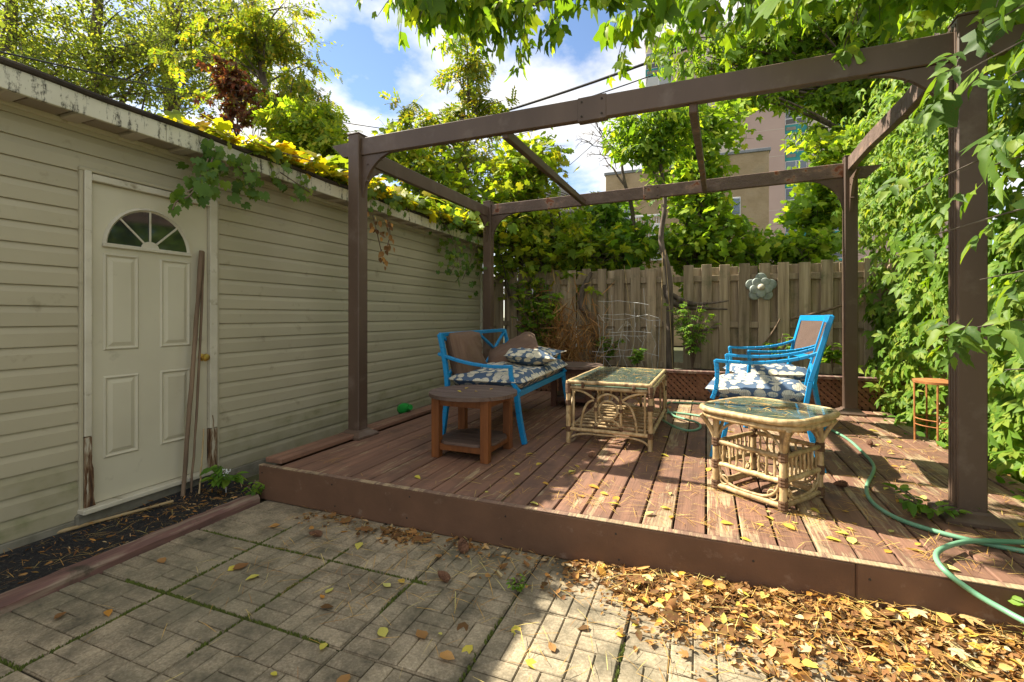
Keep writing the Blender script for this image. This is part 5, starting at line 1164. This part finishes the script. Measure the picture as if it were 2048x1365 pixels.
tw = thing('apartment_tower', 'pink and beige concrete apartment tower with teal window panels, far behind the trees', 'building', (0, TY, 0))
TH = 33.5
x0, x1 = tx(1290), tx(1900)
edges = [(1290, 1345, 'bay'), (1345, 1400, 'p'), (1400, 1480, 'q'), (1480, 1570, 'p'), (1570, 1616, 'bay'), (1616, 1665, 'q'), (1665, 1711, 'bay'), (1711, 1900, 'p')]
for (a, c, kind) in edges:
    xa, xc = tx(a), tx(c)
    MB().box(((xa+xc)/2, 6+(.25 if kind == 'bay' else 0), TH/2), (xc-xa-.004, 12, TH), .02).build('wall', M_pink if kind == 'p' else M_pale, tw)
    if kind != 'bay': 
        for fl_ in range(11): MB().box(((xa+xc)/2, -.002, 2.9*fl_+4.0), (xc-xa-.01, .02, .05), .002).build('string_course', M_pale, tw)
        continue
    w = xc-xa; xm = (xa+xc)/2
    for fl_ in range(11):
        z = 1.6+2.9*fl_
        MB().box((xm, .22, z-.62), (w-.06, .08, .95), .01).build('teal_panel', M_teal, tw)
        MB().box((xm-w*.22, .165, z-.55), (w*.42, .03, .35), .01).build('vent', M_vent, tw)
        wn = MB().box((xm, .23, z+.85), (w-.06, .06, 1.9), .01).build('window', M_wh, tw)
        for s in (-1, 1):
            MB().box((xm+s*w*.235, .195, z+1.15), (w*.43, .02, 1.15), .004).build('pane', M_fglass, wn)
            MB().box((xm+s*w*.235, .195, z+.22), (w*.43, .02, .52), .004).build('pane', M_dglass, wn)
MB().box(((x0+x1)/2, 6, TH+.2), (x1-x0+.2, 12.2, .4), .02).build('parapet', M_pale, tw)
MB().box(((x0+x1)/2, 6, TH+2.0), (6, 6, 3.4), .05).build('penthouse', M_vent, tw)
BY = 21.
def bxp(px, y=BY): return ony(px, HY, y).x
def bz(px, py, y=BY): return ony(px, py, y).z
tb_ = thing('tan_building', 'tan stucco apartment block with stepped roof and white balcony rails, beyond the fence', 'building', (0, BY, 0))
MB().box(((bxp(1207)+bxp(1440))/2, 4, bz(1207, 345)/2), (bxp(1440)-bxp(1207), 7, bz(1207, 345)), .02).build('low_wing', M_tan, tb_)
MB().box(((bxp(1438)+bxp(1536))/2, 3.2, bz(1535, 306)/2), (bxp(1536)-bxp(1438), 7, bz(1535, 306)), .02).build('high_wing', M_tan, tb_)
MB().box(((bxp(1438)+bxp(1536))/2, 3.2, bz(1535, 306)+.05), (bxp(1536)-bxp(1438)+.12, 7.1, .12), .01).build('roof_flashing', M_grey, tb_)
MB().box(((bxp(1207)+bxp(1440))/2, 4, bz(1207, 345)+.05), (bxp(1440)-bxp(1207)+.12, 7.1, .12), .01).build('roof_flashing', M_grey, tb_)
def rect(name, a, c, t, b_, mat, par, y=.44, dep=.05):
    xa, xc = bxp(a), bxp(c); za, zc = bz(a, b_), bz(a, t); return MB().box(((xa+xc)/2, y, (za+zc)/2), (xc-xa, dep, zc-za), .01).build(name, mat, par)
wn = rect('window', 1228, 1260, 405, 440, M_wh, tb_); rect('pane', 1230, 1244, 408, 437, M_fglass, wn, .40, .02); rect('pane', 1246, 1258, 408, 437, M_fglass, wn, .40, .02)
wn = rect('window', 1228, 1260, 480, 515, M_wh, tb_); rect('pane', 1230, 1258, 483, 512, M_fglass, wn, .40, .02)
wn = rect('window', 1455, 1480, 400, 436, M_wh, tb_, -.33); rect('pane', 1457, 1478, 403, 433, M_fglass, wn, -.37, .02)
rect('balcony_slab', 1262, 1325, 492, 500, M_grey, tb_, 0.0, 1.0)
for k in range(12): rect('baluster', 1264+5*k, 1265.3+5*k, 440, 492, M_wh, tb_, -.45, .03)
rect('handrail', 1262, 1325, 437, 441, M_wh, tb_, -.45, .05)
rect('balcony_screen', 1300, 1326, 445, 520, M_wh, tb_, .35, .05)
# white house glimpsed through the shrubs
HYH = 13.5
hx0, hx1 = ony(1030, HY, HYH).x, ony(1205, HY, HYH).x; hz = ony(1100, 428, HYH).z
wh = thing('white_house', 'white-sided house with grey roof half hidden by shrubs beyond the fence', 'house', ((hx0+hx1)/2, HYH, 0))
w = hx1-hx0
MB().box((0, 3, hz/2), (w, 6, hz), .02).build('wall', M_wh, wh)
for k in range(int(hz/.2)): MB().box((0, -.008, .12+.2*k), (w, .02, .012), .002).build('siding_lap', M_grey, wh)
MB().prism([(-w/2-.25, hz-.05), (w/2+.25, hz-.05), (w*.05, hz+.75)], (-.25, 6.2), lambda p, t: (p[0], t, p[1])).build('roof', pmat('grey_roof', [(.3, (.30, .27, .26)), (.7, (.40, .36, .34))], 5), wh)
for xx in (-w*.25, w*.28):
    f = MB().box((xx, -.03, hz*.62), (.8, .05, 1.0), .01).build('window', M_wh, wh); MB().box((xx, -.06, hz*.62), (.68, .02, .88), .004).build('pane', M_fglass, f)
# overhead wires
def wire(a, c, sag, r, label):
    a = Vector(a); c = Vector(c); pts = [(c-a)*t+Vector((0, 0, -sag*4*t*(1-t))) for t in [k/24 for k in range(25)]]
    MB().tube(pts, r, 6).build('utility_wire', M_black, loc=a, smooth=60, label=label, cat='wire')
wire(atd(-40, 95, 9), atd(800, 262, 24), .15, .018, 'thin black wire running over the garage roof toward the pergola corner')
wire(atd(560, 318, 26), atd(1760, -60, 12), .9, .045, 'thick black cable bundle climbing behind the front pergola beam')
wire(atd(560, 322, 26), atd(1760, -30, 12), 1.1, .02, 'slim cable just under the thick cable bundle behind the beam')
wire(atd(600, 330, 27), atd(1760, 40, 13), 1.0, .014, 'faint lower wire crossing behind the pergola')
wire(atd(1140, 330, 20), atd(1300, 180, 14), .05, .012, 'short thin wire crossing the blue gap between the cross rails')
wire(atd(1050, 395, 30), atd(1700, 330, 26), .3, .014, 'thin wire passing in front of the tan building')
# ================================================================== fallen leaves, needles, cones
def gz(x, y):
    """height of the surface that litter falls on"""
    return np.where((y > 2.44) & (x > DX0) & (x < DX1), DZ+.003, .003)
def pile_h(x, y):
    e = np.clip((x+.9)/1.6, 0, 1); return .085*e*np.exp(-((2.42-y)/.26)**2)
T_curln = (T_curl[0]*np.array([.85, 1, .8]), T_curl[1])
N = 11500; X = np.concatenate([-.35+2.6*rng.random(N)**.8, -2.4+2.2*rng.random(2200)])
Yy = 2.40-np.abs(rng.standard_normal(len(X)))*np.interp(X, [-2.5, -1.2, -.3, .6, 1.6], [.05, .09, .15, .33, .58]); 
# gaps and clumps
cl_n = np.sin(X*7.3+1)*np.sin(Yy*11+X*3)+.6*np.sin(X*17)*np.cos(Yy*15); kp = (rng.random(len(X)) < np.where(X < -.6, np.clip(.12+.75*(cl_n > .45), 0, 1), .85)) & (Yy > .9)
X, Yy = X[kp], Yy[kp]; Z = .004+pile_h(X, Yy)*(.35+.65*rng.random(len(X)))+.012*rng.random(len(X))
P = np.column_stack([X, Yy, Z]); n_ = len(P)
lit = obj('leaf_litter', cloud_mesh('leaf_litter', P, rnd(n_, 1)*np.array([1, 1, .25]), rnd(n_, .45)+np.array([0, 0, 1]), .014+.034*rng.random(n_)**1.8, T_curln, L_dry), None, kind='stuff', label='drift of dry brown and orange leaves piled along the deck front', cat='leaf litter')
sel = rng.choice(n_, 300, replace=False); Pb = P[sel]+np.array([0, 0, .010])
obj('leaf_litter', cloud_mesh('leaf_litter', Pb, rnd(len(Pb), 1)*np.array([1, 1, .15]), rnd(len(Pb), .3)+np.array([0, 0, 1]), .035+.045*rng.random(len(Pb)), T_maple, L_dry), None, kind='stuff', label='flat lobed tan leaves matted into the drift by the deck', cat='leaf litter')
# larger yellow and orange leaves within the drift
sel = rng.choice(n_, 330, replace=False); Pb = P[sel]+np.array([0, 0, .012]); Pb = Pb[Pb[:, 0] > -.5]
obj('leaf_litter', cloud_mesh('leaf_litter', Pb, rnd(len(Pb), 1)*np.array([1, 1, .2]), rnd(len(Pb), .3)+np.array([0, 0, 1]), .025+.04*rng.random(len(Pb)), T_ovate, L_fall), None, kind='stuff', label='pale and yellow leaves lying on top of the drift by the deck', cat='leaf litter')
# needles
def needles(name, X, Y, Z, label, s0=.07, s1=.13):
    P = np.column_stack([X, Y, Z]); n = len(P); ang = rng.random(n)*6.283; base = np.round(rng.random(n)*3)*.0
    return obj(name, cloud_mesh(name, P, np.column_stack([np.cos(ang), np.sin(ang), rng.standard_normal(n)*.03]), rnd(n, .1)+np.array([0, 0, 1]), s0+(s1-s0)*rng.random(n), T_needle, L_needle), None, kind='stuff', label=label, cat='pine needles')
n1 = 2600; X = DX0+.1+(DX1-DX0-.2)*rng.random(n1)**.55; Yy = 2.5+3.7*rng.random(n1)**1.2
cx_ = rng.random(150)*4.3-2.5; cy_ = 2.55+3.3*rng.random(150)**1.2; ii = rng.integers(0, 150, 1500)
kx = np.concatenate([X, cx_[ii]+rng.standard_normal(1500)*.035]); ky = np.concatenate([Yy, cy_[ii]+rng.standard_normal(1500)*.035]); ok = (kx > DX0+.05) & (kx < DX1) & (ky > 2.47) & (ky < 6.2) & (rng.random(len(kx)) < np.clip((kx+3.2)/2.6, .12, 1))
needles('pine_needles', kx[ok], ky[ok], DZ+.006+.004*rng.random(ok.sum()), 'orange pine needles scattered over the deck boards')
X = np.concatenate([-2.4+4.5*rng.random(900), -.4+2.4*rng.random(500)**.8]); Yy = 2.42-np.abs(rng.standard_normal(1400))*np.concatenate([np.full(900, .5), np.full(500, .28)]); needles('pine_needles', X, Yy, .012+pile_h(X, Yy)+.012*rng.random(1400), 'orange pine needles scattered over the pavers')
X = -3.4+.55*rng.random(420); Yy = .2+2.3*rng.random(420)**.6; needles('bark_chips', X, Yy, .03+.02*rng.random(420), 'tan needles and bark chips over the dark gravel strip', .03, .12)
n_ = 420; P = np.column_stack([-3.38+.5*rng.random(n_), .4+2.15*rng.random(n_)**.45, .02+.03*rng.random(n_)])
obj('leaf_litter', cloud_mesh('leaf_litter', P, rnd(n_, 1)*np.array([1, 1, .25]), rnd(n_, .4)+np.array([0, 0, 1]), .012+.035*rng.random(n_)**2, (T_curl[0]*np.array([.4, 1, 1]), T_curl[1]), L_dry), None, kind='stuff', label='brown bark and leaf bits on the dark gravel by the garage door', cat='leaf litter')
n_ = 1500; P = np.column_stack([1.66+.9*rng.random(n_), 1.6+4.8*rng.random(n_), .06+.09*rng.random(n_)])
obj('leaf_litter', cloud_mesh('leaf_litter', P, rnd(n_, 1)*np.array([1, 1, .25]), rnd(n_, .4)+np.array([0, 0, 1]), .03+.05*rng.random(n_), T_curl, L_dry), None, kind='stuff', label='dry leaves on the soil between the deck and the side fence', cat='leaf litter')
# needles and leaf scraps on the two glass tops and cushions
def scraps(root, hw_, hl_, z, n, label):
    L = np.column_stack([(rng.random(n)*2-1)*hw_, (rng.random(n)*2-1)*hl_, np.full(n, z)]); rm = np.array(Matrix.Rotation(root.rotation_euler.z, 3, 'Z')); P = L @ rm.T+np.array(root.location)
    a = rng.random(n)*6.283; return obj('leaf_scraps', cloud_mesh('leaf_scraps', P, np.column_stack([np.cos(a), np.sin(a), np.zeros(n)]), rnd(n, .15)+np.array([0, 0, 1]), .03+.07*rng.random(n), (T_needle[0]*np.array([2.6, 1, 1]), T_needle[1]), L_needle), None, kind='stuff', label=label, cat='leaf scraps')
scraps(ct, X_ if False else .29, .52, .516, 190, 'needles and leaf scraps on the coffee table glass')
scraps(st, .21, .21, .507, 110, 'needles and leaf scraps on the small side table glass')
# single fallen leaves
def single(spots, label, group, mat, tpl, s0, s1):
    for (x, y, z) in spots:
        key = (id(tpl), mat.name, 'f')
        if key not in _lm:
            me = bpy.data.meshes.new('fallen_leaf'); me.from_pydata([tuple(v) for v in tpl[0]], [], [tuple(f) for f in tpl[1]]); me.update(); me.polygons.foreach_set('use_smooth', [True]*len(me.polygons)); me.materials.append(mat); _lm[key] = me
        s = random.uniform(s0, s1); o = obj('fallen_leaf', _lm[key], None, None, (x, y, z), label, 'leaf', group); o.scale = (s, s, s*.8); o.rotation_euler = (random.gauss(0, .12), random.gauss(0, .12), random.uniform(0, 6.28))
fixed = [onz(*p, .006) for p in ((520, 1150), (875, 1110), (880, 1308), (945, 1290), (850, 1280), (930, 1245), (1050, 1320), (1000, 1140), (955, 1148), (770, 1275), (700, 1350), (465, 1140), (455, 1142), (640, 1215), (130, 1225), (215, 1220), (1110, 1305), (1180, 1255), (1030, 1250), (320, 1118), (560, 1050), (720, 1085))]
single(fixed[::3], 'single orange-yellow leaf lying on the grey pavers away from the drift', 'fallen leaves on the pavers', L_fall, T_ovate, .05, .085)
single(fixed[1::3]+fixed[2::3], 'single curled brown leaf lying on the grey pavers away from the drift', 'curled leaves on the pavers', L_dry, T_curl, .05, .085)
sp_ = [(x, y, .006) for x, y in zip(-1.6+3.2*rng.random(26), .9+1.1*rng.random(26))]
single(sp_, 'single orange-yellow leaf lying on the grey pavers away from the drift', 'fallen leaves on the pavers', L_fall, T_curl, .025, .06)
dk = [onz(*p, DZ+.006) for p in ((830, 952), (970, 985), (1085, 965), (1060, 1005), (1200, 985), (1240, 1010), (1290, 1030), (1440, 1045), (1545, 1040), (1690, 1055), (1700, 1025), (1780, 1065), (1830, 1090), (1770, 1105), (1845, 1000), (1800, 935), (1760, 890), (1340, 985), (1150, 930), (1040, 950), (1590, 1060), (1650, 1075), (1480, 1075), (1870, 1130))]
dk += [Vector((x, y, DZ+.006)) for x, y in zip(-1.4+2.9*rng.random(60)**.7, 2.55+3.2*rng.random(60)**1.5)]
single(dk, 'single yellow leaf lying on the red-brown deck boards', 'fallen leaves on the deck', L_fall, T_ovate, .035, .08)
single([onz(*p, DZ+.475) for p in ((915, 782), (930, 778), (955, 783), (980, 780))], 'pale leaf scrap on the round table by the loveseat', 'leaf scraps on the round table', L_fall, T_curl, .03, .045)
# pine cones
M_cone = pmat('pine_cone', [(.3, (.10, .045, .022)), (.7, (.24, .12, .065))], 30, rough=.85)
def cone_mesh(L=.10):
    b = MB(); b.lathe([(.004, 0), (.013, .15*L), (.015, .4*L), (.010, .8*L), (.002, L)], 8)
    for k in range(70):
        t = k/70; z = L*(.04+.92*t); r = .027*math.sin(math.pi*min(1, .18+.82*t))**.7*(1-.3*t); a = k*2.39996; c = Vector((math.cos(a), math.sin(a), 0)); s = Vector((-c.y, c.x, 0)); p = Vector((0, 0, z))
        b.add([p+c*.008-s*.006, p+c*.008+s*.006, p+c*r+s*.008+Vector((0, 0, .006)), p+c*r-s*.008+Vector((0, 0, .006)), p+c*r*.95+Vector((0, 0, .001))], [(0, 1, 2, 3), (0, 4, 1), (1, 4, 2), (3, 2, 4), (0, 3, 4)])
    return b.mesh('pine_cone')
cm = cone_mesh(); cm.materials.append(M_cone)
for (p, z, s, lb) in (((930, 1102), .025, 1.25, 'large pine cone lying in the leaf drift on the pavers'), ((645, 1068), .02, .8, 'small dark pine cone in the needles by the deck front'), ((1180, 912), DZ+.022, .9, 'pine cone on the deck before the coffee table'), ((1740, 888), DZ+.022, .9, 'pine cone on the sunny deck boards beside the hose'), ((1695, 968), DZ+.022, .9, 'pine cone on the deck right of the small rattan table'), ((898, 1160), .02, .9, 'slim pine cone on the pavers beside yellow leaves')):
    q = onz(*p, z); o = obj('pine_cone', cm, None, None, q, lb, 'pine cone', 'pine cones'); o.rotation_euler = (R(88), random.gauss(0, .1), random.uniform(0, 6.28)); o.scale = (s, s, s)
